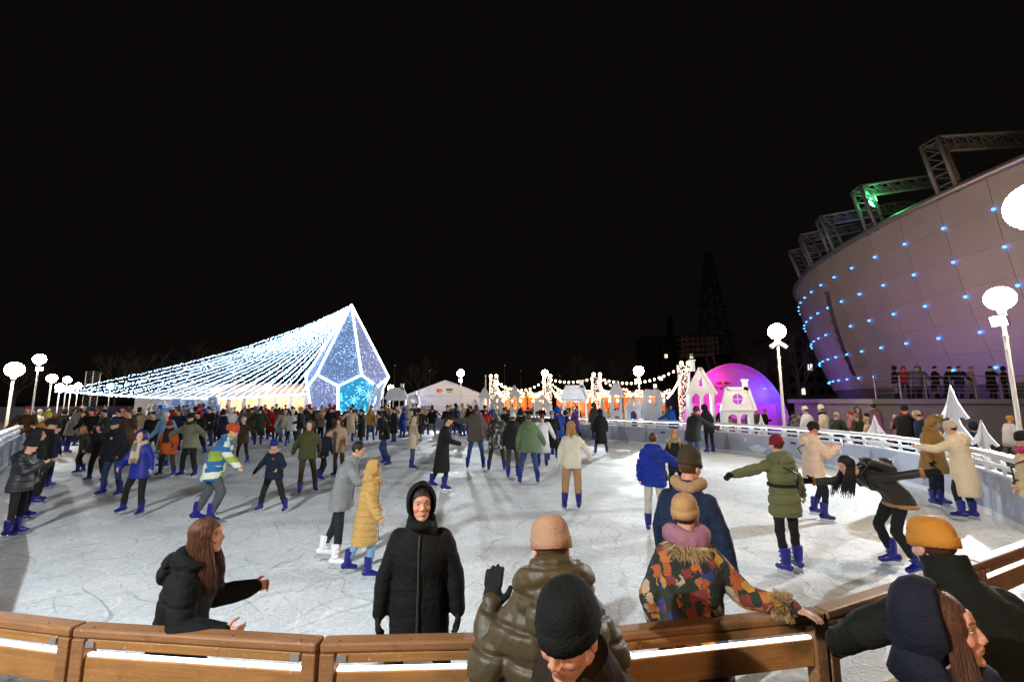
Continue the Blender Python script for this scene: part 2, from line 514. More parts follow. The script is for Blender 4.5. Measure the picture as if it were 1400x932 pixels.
        mx = N(nt, 'ShaderNodeMix', data_type='RGBA'); mx.inputs['B'].default_value = (0.95, 0.97, 1.0, 1) if bright else (0.36, 0.42, 0.46, 1)
        fa = N(nt, 'ShaderNodeMath', operation='MULTIPLY'); fa.inputs[1].default_value = 0.7
        L(mu.outputs[0], fa.inputs[0]); L(fa.outputs[0], mx.inputs['Factor']); L(col, mx.inputs['A'])
        col = mx.outputs['Result']
    n3 = N(nt, 'ShaderNodeTexNoise', Scale=26.0, Detail=6.0, Roughness=0.7)
    L(tc.outputs['Object'], n3.inputs['Vector'])
    mr = N(nt, 'ShaderNodeMapRange'); mr.inputs['From Min'].default_value = 0.3; mr.inputs['From Max'].default_value = 0.7; mr.inputs['To Min'].default_value = 0.80; mr.inputs['To Max'].default_value = 1.16
    L(n3.outputs['Fac'], mr.inputs['Value'])
    mu = N(nt, 'ShaderNodeMixRGB', blend_type='MULTIPLY'); mu.inputs['Fac'].default_value = 1.0
    L(col, mu.inputs['Color1']); L(mr.outputs['Result'], mu.inputs['Color2'])
    L(mu.outputs['Color'], b.inputs['Base Color'])
    rr = N(nt, 'ShaderNodeMapRange'); rr.inputs['From Min'].default_value = 0.3; rr.inputs['From Max'].default_value = 0.7; rr.inputs['To Min'].default_value = 0.42; rr.inputs['To Max'].default_value = 0.8
    L(n1.outputs['Fac'], rr.inputs['Value']); L(rr.outputs['Result'], b.inputs['Roughness'])
    b.inputs['Specular IOR Level'].default_value = 0.22
    add = heights[0]
    for h in heights[1:]:
        a = N(nt, 'ShaderNodeMath', operation='ADD'); L(add, a.inputs[0]); L(h, a.inputs[1]); add = a.outputs[0]
    a = N(nt, 'ShaderNodeMath', operation='MULTIPLY_ADD'); a.inputs[1].default_value = 1.3
    L(n3.outputs['Fac'], a.inputs[0]); L(add, a.inputs[2])
    bp = N(nt, 'ShaderNodeBump', Strength=0.5, Distance=0.012)
    L(a.outputs[0], bp.inputs['Height']); L(bp.outputs['Normal'], b.inputs['Normal'])
    return m

M = {}
M['skin'] = mat_skin()
M['skin_smile'] = mat_skin(True)
M['ice'] = mat_ice()
M['ground'] = mat_plain('paving', (0.10, 0.095, 0.09), 0.75, var=0.35, scale=1.5, bump=0.4, bscale=12)
M['wood'] = mat_wood('pine', (0.34, 0.155, 0.042), (0.22, 0.095, 0.026))
M['cap'] = mat_wood('stained_cap', (0.28, 0.125, 0.045), (0.17, 0.075, 0.028))
M['white'] = mat_plain('white_paint', (0.74, 0.76, 0.80), 0.5, var=0.06, bump=0.1)
M['board'] = mat_plain('board_panel', (0.40, 0.44, 0.56), 0.45, var=0.14, scale=2.0)
M['print'] = mat_plain('board_print', (0.24, 0.27, 0.37), 0.5, var=0.15, scale=9)
M['frost'] = mat_plain('board_frost', (0.66, 0.70, 0.78), 0.5, var=0.2, scale=14)
M['black'] = mat_plain('black_plastic', (0.012, 0.012, 0.014), 0.45)
M['pole'] = mat_plain('pole_paint', (0.62, 0.62, 0.62), 0.4, var=0.05)
M['steel'] = mat_plain('steel', (0.42, 0.41, 0.40), 0.35, metal=0.7, var=0.12)
M['house'] = mat_plain('house_board', (0.72, 0.76, 0.82), 0.55, var=0.06, bump=0.08)
M['blade'] = mat_plain('blade_steel', (0.7, 0.72, 0.75), 0.2, metal=0.9)
M['skate'] = mat_plain('skate_shell', (0.005, 0.008, 0.17), 0.3, var=0.35, scale=14)
M['led'] = emit('led_strip', (1.0, 0.96, 0.88), 3.0)
M['led_board'] = emit('led_strip_board', (0.95, 0.97, 1.0), 6.0)
M['globe'] = emit('globe_glass', (1.0, 0.80, 0.58), GLOBE_E)
M['globe_far'] = emit('globe_glass_far', (1.0, 0.84, 0.64), 80.0)
M['flood'] = emit('flood_lens', (0.90, 0.96, 1.0), 60.0, False)
M['bulb'] = emit('warm_bulb', (1.0, 0.66, 0.34), 12.0, False)
M['bulb_w'] = emit('cool_bulb', (0.45, 0.72, 1.0), 9.0)
M['tree_led'] = emit('tree_edge_led', (0.80, 0.90, 1.0), 8.0)
M['eye'] = mat_plain('eye', (0.02, 0.013, 0.01), 0.15, var=0)

# ------------------------------------------------------------------ ground, ice and the rink barrier
g = MB(); g.mesh([(-400, -60, 0), (400, -60, 0), (400, 700, 0), (-400, 700, 0)], [(0, 1, 2, 3)])
tag(g.build('ground', M['ground']), kind='structure')

CAPZ = 1.0
near_px = [(-330, 800), (110, 853), (440, 873), (775, 866), (1120, 832), (1330, 766), (1455, 722)]
near = [ground(px, py, CAPZ)[:2] for px, py in near_px]
side = [(6.9, 5.3), (8.0, 6.9), (9.0, 8.6), (9.9, 10.8), (10.2, 13.2), (9.8, 16.4), (8.2, 19.6), (5.4, 23.0), (2.3, 26.6), (-1.0, 30.2),
        (-4.5, 33.0), (-10, 34.2), (-18, 34.6), (-24.5, 31), (-25.5, 26.5), (-22.6, 21.4), (-17, 15.2), (-12.0, 10.1), (-8.6, 6.6), (-5.6, 3.9)]
def crom(pts, step):
    P = [np.array(p, float) for p in pts]
    out = []
    for i in range(len(P) - 1):
        p0, p1, p2, p3 = P[max(i - 1, 0)], P[i], P[i + 1], P[min(i + 2, len(P) - 1)]
        for k in range(20):
            t = k / 20
            out.append(0.5 * (2 * p1 + (p2 - p0) * t + (2 * p0 - 5 * p1 + 4 * p2 - p3) * t * t + (3 * p1 - p0 - 3 * p2 + p3) * t ** 3))
    out.append(P[-1])
    res = [out[0]]; acc = 0
    tot = sum(np.linalg.norm(out[i + 1] - out[i]) for i in range(len(out) - 1))
    n = max(1, round(tot / step)); sl = tot / n
    for i in range(len(out) - 1):
        d = np.linalg.norm(out[i + 1] - out[i])
        while acc + d >= sl * len(res) and len(res) < n:
            t = (sl * len(res) - acc) / d
            res.append(out[i] + (out[i + 1] - out[i]) * t)
        acc += d
    res.append(out[-1])
    return res
white_path = crom([near[-1]] + side + [near[0]], 2.0)
outline = [tuple(p) for p in near] + [tuple(p) for p in white_path[1:-1]]
ib = MB()
tris = tessellate_polygon([[Vector((x, y, 0)) for x, y in outline]])
ib.mesh([(x, y, 0.012) for x, y in outline], [tuple(t) for t in tris])
ice = ib.build('ice', M['ice'])
tag(ice, kind='structure')

def panel_frame(a, b):
    a, b = np.asarray(a, float), np.asarray(b, float)
    d = b - a
    return (a + b) / 2, np.linalg.norm(d), math.atan2(d[1], d[0])

near_labels = ['brown wooden rail panel running off the left edge of the picture',
               'brown wooden rail panel in front of the long-haired woman in black',
               'brown wooden rail panel below the boy in the black hood',
               'golden wooden rail panel where the woman in the patchwork coat leans',
               'wooden rail panel hidden behind the man in the orange beanie',
               'sunlit-looking pine rail panel at the right edge of the picture']
near_labels[5] = 'bright pine rail panel at the right edge of the picture'
for i in range(len(near) - 1):
    c, L, rz = panel_frame(near[i], near[i + 1])
    t = empty('rail_panel', (c[0], c[1], 0), rz)
    tag(t, near_labels[i], 'rail', 'wooden rail panels in the foreground')
    def part(nm, mat, boxes, bev=0.006):
        b = MB()
        for cc, ss in boxes: b.box(cc, ss)
        o = b.build(nm, mat, t)
        job(o, 0, bevel=bev)
        return o
    w = L - 0.012
    cp = part('cap_rail', M['cap'], [((0, 0, CAPZ - 0.022), (w, 0.085, 0.046))], 0.012)
    for sx in (-0.42, -0.14, 0.16, 0.43):
        sb = MB(); sb.ell((sx * L, -0.02, CAPZ + 0.0005), (0.007, 0.007, 0.003), n=8, m=4); sb.build('screw', M['black'], cp)
    part('beam', M['wood'], [((0, -0.016, CAPZ - 0.070), (w - 0.16, 0.036, 0.046))])
    for z0, z1 in ((CAPZ - 0.27, CAPZ - 0.135), (0.36, 0.50), (0.06, 0.20)):
        pk = part('plank', M['wood'], [((0, -0.012, (z0 + z1) / 2), (w - 0.145, 0.03, z1 - z0))])
        if z0 > 0.5:
            lb = MB(); lb.box((0, -0.010, z1 + 0.007), (w - 0.16, 0.022, 0.010)); lb.build('led_strip', M['led'], pk)
    for s in (-1, 1):
        part('post', M['cap'], [((s * (w / 2 - 0.036), -0.004, (CAPZ - 0.048) / 2), (0.07, 0.076, CAPZ - 0.05))])
        hb = MB(); hb.box((s * (w / 2 - 0.105), -0.038, CAPZ - 0.070), (0.045, 0.008, 0.028)); hb.build('hinge', M['steel'], t)

# white barrier panels all round the far side, one built and shared
WP = {}
def white_panel_parts(t, L, k):
    w = L - 0.015
    key = (round(L, 2), k % 4)
    def mk(nm, mat, fn, parent=t, smooth=False):
        kk = (key, nm)
        if kk not in WP:
            b = MB(); fn(b); o = b.build(nm, mat, parent, smooth); WP[kk] = o.data
            return o
        return link(nm, WP[kk], parent)
    mk('board', M['board'], lambda b: b.box((0, 0, 0.43), (w, 0.05, 0.80)))
    mk('kick_strip', M['white'], lambda b: b.box((0, 0.03, 0.075), (w, 0.012, 0.12)))
    mk('ledge', M['white'], lambda b: b.box((0, 0.01, 0.852), (w, 0.11, 0.04)))
    mk('middle_rail', M['white'], lambda b: b.box((0, 0.0, 0.985), (w, 0.05, 0.07)))
    c = mk('cap_rail', M['white'], lambda b: b.box((0, 0.0, 1.175), (w, 0.17, 0.09)))
    mk('led_strip', M['led_board'], lambda b: b.box((0, 0.04, 1.124), (w * 0.96, 0.02, 0.010)), c)
    def posts(b):
        for i in range(4): b.box(((i / 3 - 0.5) * (w - 0.08), 0, 1.0), (0.07, 0.045, 0.255))
    for i in range(4):
        mk('post_%d' % i, M['white'], lambda b, i=i: b.box(((i / 3 - 0.5) * (w - 0.08), -0.003, 1.0005), (0.07, 0.04, 0.257))).name = 'post'
    def tree(b, x, h, yy):
        pts = []
        for q in range(5):
            zz = 0.14 + h * q / 5; hw = h * 0.26 * (1 - q / 5)
            pts += [(hw + 0.02, zz), (hw * 0.62, zz + h * 0.12)]
        pts = [(-u, v) for u, v in pts] + [(0, 0.14 + h)] + [(u, v) for u, v in pts[::-1]]
        b.plate([(u + x, v) for u, v in pts], [], 0.003, lambda u, v, q: (u, yy + q, v))
    mk('tree_print', M['print'], lambda b: tree(b, -w * 0.28, 0.66, 0.0285))
    if k % 2: mk('snow_print', M['frost'], lambda b: b.plate([(w * 0.05 + 0.34 * math.cos(a) * (1 + 0.15 * math.sin(5 * a)), 0.30 + 0.15 * math.sin(a) * (1 + 0.2 * math.cos(4 * a))) for a in np.linspace(0, 6.1, 24)], [], 0.003, lambda u, v, q: (u, 0.0275 + q, v)))
    if k % 3 == 0: mk('plaque', M['black'], lambda b: b.box((w * 0.28, 0.029, 0.66), (0.24, 0.008, 0.07)))
    else: mk('round_port', M['frost'], lambda b: b.plate([(w * 0.3 + 0.055 * math.cos(a), 0.6 + 0.075 * math.sin(a)) for a in np.linspace(0, 5.9, 16)], [], 0.012, lambda u, v, q: (u, 0.029 + q, v)))
ONES = ['', 'first', 'second', 'third', 'fourth', 'fifth', 'sixth', 'seventh', 'eighth', 'ninth', 'tenth', 'eleventh', 'twelfth', 'thirteenth', 'fourteenth', 'fifteenth', 'sixteenth', 'seventeenth', 'eighteenth', 'nineteenth']
def ordinal(n):
    if n < 20: return ONES[n]
    t_, o_ = divmod(n, 10)
    return (['', '', 'twentieth', 'thirtieth', 'fortieth', 'fiftieth'][t_] if o_ == 0 else ['', '', 'twenty', 'thirty', 'forty', 'fifty'][t_] + '-' + ONES[o_])
for i in range(len(white_path) - 1):
    c, L, rz = panel_frame(white_path[i], white_path[i + 1])
    t = empty('barrier_panel', (c[0], c[1], 0), rz)
    where = 'right-hand' if c[0] > 4 and c[1] < 20 else ('left-hand' if c[0] < -4 and c[1] < 30 else 'far')
    tag(t, "white barrier panel, %s counted round from the wooden rail's right end" % ordinal(i + 1), 'barrier', 'white barrier panels round the rink')
    white_panel_parts(t, 2.0 if abs(L - 2.0) < 0.03 else round(L, 2), i)

# ------------------------------------------------------------------ lamp posts with globes and floodlights
def lamp_post(x, y, zg, label, D=0.6, flood=None, aim=None, watts=None, far=False, bracket=False, base=0.0, warm=False, cone=150, group='globe lamp posts round the rink'):
    t = empty('lamp_post', (x, y, base))
    tag(t, label, 'lamp', group)
    zg -= base
    n = 8 if far else 14
    b = MB(); b.tube([(0, 0, 0), (0, 0, 0.9), (0, 0, 0.92), (0, 0, zg - D / 2 - 0.05)], [0.075, 0.072, 0.05, 0.042], n)
    b.capsule((0, 0, zg - D / 2 - 0.10), 0.075, (0, 0, zg - D / 2 - 0.02), 0.09, n)
    b.build('pole', M['pole'], t, True)
    b = MB(); b.ell((0, 0, zg), (D / 2, D / 2, D / 2), n=24 if not far else 14, m=16 if not far else 9)
    b.build('globe', M['globe_far'] if far else M['globe'], t, True)
    if not far:
        b = MB()
        for zz in (zg - 1.0, zg - 1.35): b.box((0, 0, zz), (0.16, 0.04, 0.03))
        b.build('bracket', M['pole'], t)
    if bracket:
        for s in (-1, 1):
            b = MB(); b.bar((s * 0.03, -0.02, zg - 0.42), (s * 0.30, -0.05, zg - 0.62), 0.10, 0.12); b.build('spotlight_head', M['pole'], t)
    if flood:
        fp = Vector((0, 0, zg - D / 2 - 0.30))
        av = (Vector(aim) - Vector((x, y, base)) - fp).normalized()
        hd = fp + Vector((av.x, av.y, 0)).normalized() * 0.16
        xx, yy, aa = basis(av)
        A = np.array([xx, yy, aa]).T
        b = MB(); b.box(hd, (0.34, 0.26, 0.10), A); h_ = b.build('flood_head', M['black'], t)
        b = MB(); b.box(np.array(hd) + aa * 0.054, (0.30, 0.22, 0.006), A); b.build('flood_lens', M['flood'], h_)
        ld = bpy.data.lights.new('flood_light', 'SPOT')
        ld.energy = watts or FLOOD_W; ld.spot_size = R(cone); ld.spot_blend = 0.7; ld.shadow_soft_size = 0.06
        ld.color = (1.0, 0.52, 0.20) if warm else (0.86, 0.94, 1.0)
        if warm: ld.shadow_soft_size = 0.3
        lo = bpy.data.objects.new('flood_light', ld); COL.objects.link(lo); lo.parent = t
        lo.location = hd + av * 0.09
        lo.rotation_euler = av.to_track_quat('-Z', 'Y').to_euler()
    return t
def lamp_px(px, py, depth, label, **k):
    p = at(px, py, depth)
    return lamp_post(p[0], p[1], p[2], label, **k)
lamp_px(1062, 453, 16.6, 'globe lamp post with two small spot heads behind the right barrier', bracket=True)
lamp_px(1367, 408, 11.2, 'globe lamp post with a blazing floodlight at the right edge', flood=True, aim=(1.5, 7.5, 0), watts=FLOOD_W * 1.7)
lamp_px(1418, 281, 5.3, 'nearest globe lamp post, its big globe cut by the right edge')
lamp_px(873, 507, 27.0, 'globe lamp post with a floodlight behind the small gabled cut-outs', flood=True, aim=(0, 15, 0), watts=FLOOD_W * 2.0, cone=170)
lamp_px(630, 510, 37.0, 'globe lamp post with a floodlight in front of the white gable tent', flood=True, aim=(-4, 20, 0), watts=FLOOD_W * 2.6, cone=170)
lamp_px(54, 491, 27.0, 'tall globe lamp post with a floodlight beside the left barrier', flood=True, aim=(-6, 14, 0), watts=FLOOD_W * 1.5)
lamp_px(20, 505, 18.5, 'low globe lamp post standing at the left edge of the picture')
lamp_px(745, 510, 40.0, 'globe lamp post above the second light-wrapped column', far=True)
for px, py, dp, lb in ((71, 517, 33, 'globe lamp post at the tip of the light canopy'), (82, 529, 38, 'short globe lamp post just right of the canopy tip'),
                       (92, 519, 42, 'globe lamp post rising behind the canopy tip'), (97, 531, 47, 'small globe lamp post low behind the canopy tip'),
                       (107, 527, 50, 'small globe lamp post right of the cluster at the canopy tip'), (151, 528, 58, 'small globe lamp post alone under the left end of the canopy'),
                       (366, 529, 44, 'globe lamp post shining through the right end of the canopy'), (293, 535, 48, 'globe lamp post hidden low behind the canopy strands'),
                       (525, 519, 39, 'globe lamp post beside the right foot of the diamond tree'), (534, 530, 46, 'smaller globe lamp post just right of the diamond tree')):
    lamp_px(px, py, dp, lb, far=True)
# the two posts of the same row that stand beside and behind the photographer and throw the long shadows
lamp_post(-4.6, -1.6, 5.6, 'globe lamp post with a floodlight beside the near left rail', flood=True, aim=(-3.5, 12, 0), watts=FLOOD_W * 1.6, cone=160)
lamp_post(2.6, -4.6, 4.7, 'globe lamp post standing behind the near rail', flood=True, aim=(1.2, 3.5, 0.8), watts=330, warm=True)

# ------------------------------------------------------------------ light-wrapped diamond tree
TD = 38.0
tc_ = at(474, 547, TD)
TX = tc_[0]
zA, zH, zL = at(477, 417, TD)[2], at(477, 515, TD)[2], at(477, 529, TD - 1)[2]
RH = 53 / 600 * TD * 1.02
tree = empty('diamond_tree', (TX, TD, 0))
tag(tree, 'tall diamond-shaped tree of blue light nets with glowing white edges', 'light tree')
def mat_net(name, base, spark, dens, strength):
    m, nt, b = newmat(name)
    tc = N(nt, 'ShaderNodeTexCoord')
    vo = N(nt, 'ShaderNodeTexVoronoi', Scale=dens)
    nt.links.new(tc.outputs['Object'], vo.inputs['Vector'])
    cr = N(nt, 'ShaderNodeValToRGB')
    cr.color_ramp.elements[0].position = 0.10; cr.color_ramp.elements[0].color = (1, 1, 1, 1)
    cr.color_ramp.elements[1].position = 0.42; cr.color_ramp.elements[1].color = (0, 0, 0, 1)
    nt.links.new(vo.outputs['Distance'], cr.inputs['Fac'])
    sp = N(nt, 'ShaderNodeSeparateColor'); nt.links.new(vo.outputs['Color'], sp.inputs['Color'])
    pw = N(nt, 'ShaderNodeMath', operation='POWER'); pw.inputs[1].default_value = 2.0
    nt.links.new(sp.outputs['Green'], pw.inputs[0])
    mu = N(nt, 'ShaderNodeMath', operation='MULTIPLY'); nt.links.new(cr.outputs['Color'], mu.inputs[0]); nt.links.new(pw.outputs[0], mu.inputs[1])
    ns = N(nt, 'ShaderNodeTexNoise', Scale=0.55, Detail=2.0); nt.links.new(tc.outputs['Object'], ns.inputs['Vector'])
    mr = N(nt, 'ShaderNodeMapRange'); mr.inputs['From Min'].default_value = 0.35; mr.inputs['From Max'].default_value = 0.65
    mr.inputs['To Min'].default_value = 0.25; mr.inputs['To Max'].default_value = 1.6
    nt.links.new(ns.outputs['Fac'], mr.inputs['Value'])
    m2 = N(nt, 'ShaderNodeMath', operation='MULTIPLY'); nt.links.new(mu.outputs[0], m2.inputs[0]); nt.links.new(mr.outputs['Result'], m2.inputs[1])
    m3 = N(nt, 'ShaderNodeMath', operation='MULTIPLY_ADD'); m3.inputs[1].default_value = strength; m3.inputs[2].default_value = strength * 0.06
    nt.links.new(m2.outputs[0], m3.inputs[0])
    b.inputs['Base Color'].default_value = c4(base)
    b.inputs['Emission Color'].default_value = c4(spark)
    nt.links.new(m3.outputs[0], b.inputs['Emission Strength'])
    b.inputs['Roughness'].default_value = 0.7
    m.cycles.emission_sampling = 'NONE'
    return m
netA = mat_net('light_net_blue', (0.10, 0.16, 0.32), (0.34, 0.56, 1.0), 8.5, 3.6)
netB = mat_net('light_net_pale', (0.14, 0.17, 0.30), (0.46, 0.56, 1.0), 7.0, 3.2)
netC = mat_net('light_net_cyan', (0.02, 0.10, 0.30), (0.05, 0.62, 1.0), 3.6, 4.2)
a0 = R(-(112 - 60)) 
def nod(ang, r, z): return np.array([r * math.cos(ang), -r * math.sin(ang), z])
hi = [nod(R(52 + 60 * k), RH, zH) for k in range(6)]
lo_ = [nod(R(82 + 60 * k), RH * 0.93, zL) for k in range(6)]
bs = [nod(R(82 + 60 * k), RH * 0.74, 0.05) for k in range(6)]
apx = np.array([0, 0, zA])
for k in range(6):
    b = MB(); b.mesh([apx, hi[k], lo_[k], hi[(k + 1) % 6]], [(0, 1, 2), (0, 2, 3)])
    b.build('upper_net', netA if k in (1, 4) else netB if k in (2, 5) else netA, tree)
    b = MB(); b.mesh([lo_[k], hi[(k + 1) % 6], lo_[(k + 1) % 6], bs[(k + 1) % 6], bs[k]], [(0, 1, 2), (0, 2, 3), (0, 3, 4)])
    b.build('lower_net', netC if k == 5 else netB, tree)
    for p, q in ((apx, hi[k]), (hi[k], lo_[k]), (lo_[k], hi[(k + 1) % 6]), (lo_[k], bs[k])):
        b = MB(); b.tube([p * 1.004, q * 1.004], 0.075, 6); b.build('edge_light', M['tree_led'], tree)
# hanging ornaments: round snow-flake bursts in the cyan face, sparkling cluster in the front face
for (px, py, r_) in ((492, 533, 0.42), (505, 523, 0.36), (484, 546, 0.40), (503, 540, 0.5)):
    p = at(px, py, TD - RH * 0.95) - np.array([TX, TD, 0])
    b = MB()
    for q in range(8):
        a = q * math.pi / 4
        b.bar(p, p + np.array([math.cos(a) * r_, 0, math.sin(a) * r_]), 0.022)
    b.build('snowflake', emit('ornament_cyan', (0.25, 0.75, 1.0), 2.0, False), tree)

# string canopy: from the apex to a line of anchors running left
canopy = empty('light_canopy', (TX, TD, zA))
tag(canopy, 'fan of white light strings sweeping from the tree top down to the left', 'light strings')
anchors = []
for k in range(30):
    t = k / 29.0
    px = 76 + (432 - 76) * t ** 0.85
    py = 535 + 9.5 * math.sin(min(1, t * 2.2) * math.pi / 2) - (0 if t < 0.6 else (t - 0.6) * 16)
    dep = 31 + 14 * min(1, t * 1.5)
    anchors.append(at(px, py, dep))
APX = np.array([TX, TD, zA])
tet = [np.array(v) for v in ((1, 1, 1), (1, -1, -1), (-1, 1, -1), (-1, -1, 1))]
for k, an in enumerate(anchors):
    b = MB()
    L = np.linalg.norm(an - APX); n = int(L / 0.115)
    sag = 0.075 * L * (0.75 + 0.1 * (k % 3))
    path = []
    for i in range(n + 1):
        t = i / n
        p = APX + (an - APX) * t
        p[2] -= sag * 4 * t * (1 - t) * (0.55 + 0.45 * (1 - t))
        path.append(p - APX)
    for i, p in enumerate(path[3:]):
        s = 0.027 * (0.7 + 0.7 * random.random())
        q = p + rng.normal(0, 0.03, 3)
        b.mesh([q + v * s for v in tet], [(0, 1, 2), (0, 3, 1), (0, 2, 3), (1, 3, 2)])
    st = b.build('light_string', M['bulb_w'], canopy); st['kind'] = 'stuff'
    b = MB(); b.tube(path[::6] + [path[-1]], 0.008, 3); b.build('cable', M['black'], st)
b = MB()
for i in range(len(anchors) - 1):
    for q in range(9):
        p = anchors[i] + (anchors[i + 1] - anchors[i]) * q / 9 - APX + rng.normal(0, 0.03, 3)
        b.mesh([p + v * 0.05 for v in tet], [(0, 1, 2), (0, 3, 1), (0, 2, 3), (1, 3, 2)])
b.build('edge_string', M['bulb_w'], canopy)['kind'] = 'stuff'

# ------------------------------------------------------------------ white cut-out houses behind the barrier
def arch(x0, x1, y0, y1, rnd=True):
    if not rnd: return [(x0, y0), (x1, y0), (x1, y1), (x0, y1)]
    r = (x1 - x0) / 2; cx = (x0 + x1) / 2
    return [(x0, y0), (x1, y0)] + [(cx + r * math.cos(a), y1 - r + r * math.sin(a)) for a in np.linspace(0, math.pi, 9)]
def circ(cx, cy_, r, n=12): return [(cx + r * math.cos(a), cy_ + r * math.sin(a)) for a in np.linspace(0, 2 * math.pi, n, endpoint=False)]
def house(x0, x1, ytop, depth, style, label, hmat=None, eave=0.74, chim=0):
    pl, pr, pt = at(x0, 540, depth), at(x1, 540, depth), at((x0 + x1) / 2, ytop, depth)
    W, H = pr[0] - pl[0], pt[2]
    t = empty('house_cutout', ((pl[0] + pr[0]) / 2, depth, 0))
    tag(t, label, 'house cut-out', 'white cut-out houses behind the barrier')
    hm = hmat or M['house']; th = 0.05
    he = H * eave
    hw = W / 2; wallw = hw * (0.86 if style != 'tower' else 0.8)
    holes = []
    if style in ('gable', 'tower', 'tall'):
        outl = [(-wallw, 0), (wallw, 0), (wallw, he), (0, H - 0.03), (-wallw, he)]
    else:
        outl = [(-wallw, 0), (wallw, 0), (wallw, he), (hw * 0.66, H), (-hw * 0.66, H), (-wallw, he)]
    if style == 'gable':
        holes = [arch(-wallw * 0.45, wallw * 0.45, H * 0.10, he * 0.92), circ(0, he + (H - he) * 0.38, (H - he) * 0.2)]
    elif style == 'wide_gable':
        pass
    elif style == 'tower':
        holes = [arch(-wallw * 0.55, wallw * 0.55, he * 0.62, he * 0.95), arch(-wallw * 0.55, wallw * 0.55, H * 0.12, he * 0.5)]
    elif style == 'tall':
        g_ = wallw * 0.12
        holes = [arch(-wallw * 0.8, -g_, he * 0.56, he * 0.95), arch(g_, wallw * 0.8, he * 0.56, he * 0.95),
                 arch(-wallw * 0.8, -g_, H * 0.06, he * 0.44), arch(g_, wallw * 0.8, H * 0.06, he * 0.44), arch(-wallw * 0.18, wallw * 0.18, he + (H - he) * 0.2, he + (H - he) * 0.6)]
    elif style == 'mansard':
        g_ = wallw * 0.1
        holes = [arch(-wallw * 0.75, -g_, H * 0.08, he * 0.9), arch(g_, wallw * 0.75, H * 0.08, he * 0.9), circ(0, he + (H - he) * 0.5, (H - he) * 0.26)]
    elif style == 'hall':
        g_ = wallw * 0.05
        holes = [arch(-wallw * 0.84, -wallw * 0.36, H * 0.1, he * 0.93, False), arch(-wallw * 0.28, wallw * 0.28, H * 0.1, he * 0.93, False), arch(wallw * 0.36, wallw * 0.84, H * 0.1, he * 0.93, False)]
    elif style == 'cottage':
        holes = [arch(-wallw * 0.5, wallw * 0.5, H * 0.1, he * 0.55, False), arch(-wallw * 0.34, wallw * 0.34, he + (H - he) * 0.15, he + (H - he) * 0.6, False)]
    b = MB(); b.plate(outl, holes, th, lambda u, v, q: (u, -q, v)); b.build('wall', hm, t)
    rf = MB()
    if style in ('gable', 'tower', 'tall'):
        for s in (-1, 1): rf.bar((s * hw * 1.02, -0.02, he - (H - he) * 0.14), (0, -0.02, H), 0.09, 0.14)
    else:
        rf.bar((-hw * 0.66, -0.02, H), (hw * 0.66, -0.02, H), 0.08, 0.14)
        for s in (-1, 1): rf.bar((s * hw, -0.02, he - 0.03), (s * hw * 0.62, -0.02, H), 0.08, 0.14)
    r_ = rf.build('roof_trim', M['white'], t)
    b = MB(); b.box((0, -0.05, he), (W * 0.9, 0.06, 0.06)); b.build('eaves_trim', M['white'], t)
    if style in ('gable', 'tower', 'cottage', 'mansard'):
        cz = he + (H - he) * (0.5 if style == 'mansard' else 0.38); rr = (H - he) * 0.28
        b = MB(); b.box((0, -0.001, cz), (0.03, 0.03, rr * 2.2)); b.box((0, 0.001, cz), (rr * 2.2, 0.03, 0.03)); b.build('window_bars', M['white'], t)
    if chim:
        b = MB(); b.box((chim * hw * 0.5, 0, H + 0.10), (W * 0.13, 0.12, 0.5)); b.box((chim * hw * 0.5, 0, H + 0.36), (W * 0.18, 0.16, 0.07)); b.build('chimney', hm, r_)
    # side returns make it a shallow box, propped from behind
    for s in (-1, 1):
        b = MB(); b.box((s * (wallw - 0.03), 0.2, he * 0.5), (0.05, 0.35, he * 0.98)); b.build('side_wall', hm, t)
    return t
house(503, 521, 524, 36.0, 'tall', 'pale cut-out house overlapping the right foot of the diamond tree', eave=0.74)
house(527, 557, 531, 35.4, 'hall', 'open cut-out hall with a mansard roof and chimney right of the diamond tree', chim=1)
house(557, 574, 541, 35.2, 'cottage', 'low cut-out cottage with a four-pane window before the gable tent', chim=0.6)
house(643, 656, 546, 34.0, 'gable', 'tiny gabled cut-out house below the gable tent', eave=0.72)
house(655, 670, 530, 34.2, 'tower', 'slim cut-out tower right of the gable tent', eave=0.78)
house(670, 689, 539, 33.0, 'gable', 'gabled cut-out house with a round window beside the first light column', eave=0.72)
house(696, 711, 527, 31.8, 'tower', 'slim cut-out tower between the first and second light columns', eave=0.78)
house(728, 754, 540, 30.0, 'gable', 'broad gabled cut-out house below the second light column', eave=0.72)
house(767, 805, 528, 28.0, 'hall', 'large open cut-out hall with three bays and a chimney', chim=1, eave=0.74)
house(817, 828, 545, 25.6, 'gable', 'narrow cut-out spire in front of the third light column', eave=0.3)
house(834, 852, 521, 24.9, 'tower', 'tall cut-out tower left of the bright floodlight', eave=0.80)
house(854, 877, 542, 23.9, 'gable', 'gabled cut-out house with one arched door under the floodlight', eave=0.74)
house(877, 906, 534, 23.0, 'cottage', 'gabled cut-out cottage with a wide shop window', eave=0.72)
house(939, 979, 503, 20.4, 'tall', 'tallest cut-out house with four arched windows before the pink dome', eave=0.71, chim=-1)
house(985, 1031, 531, 18.9, 'mansard', 'cut-out house with mansard roof and two arched doors before the pink dome', eave=0.66, chim=1)
bm_ = mat_plain('blue_lit_board', (0.16, 0.30, 0.62), 0.55, var=0.06)  # blue light falling on these cut-outs, painted in as board colour
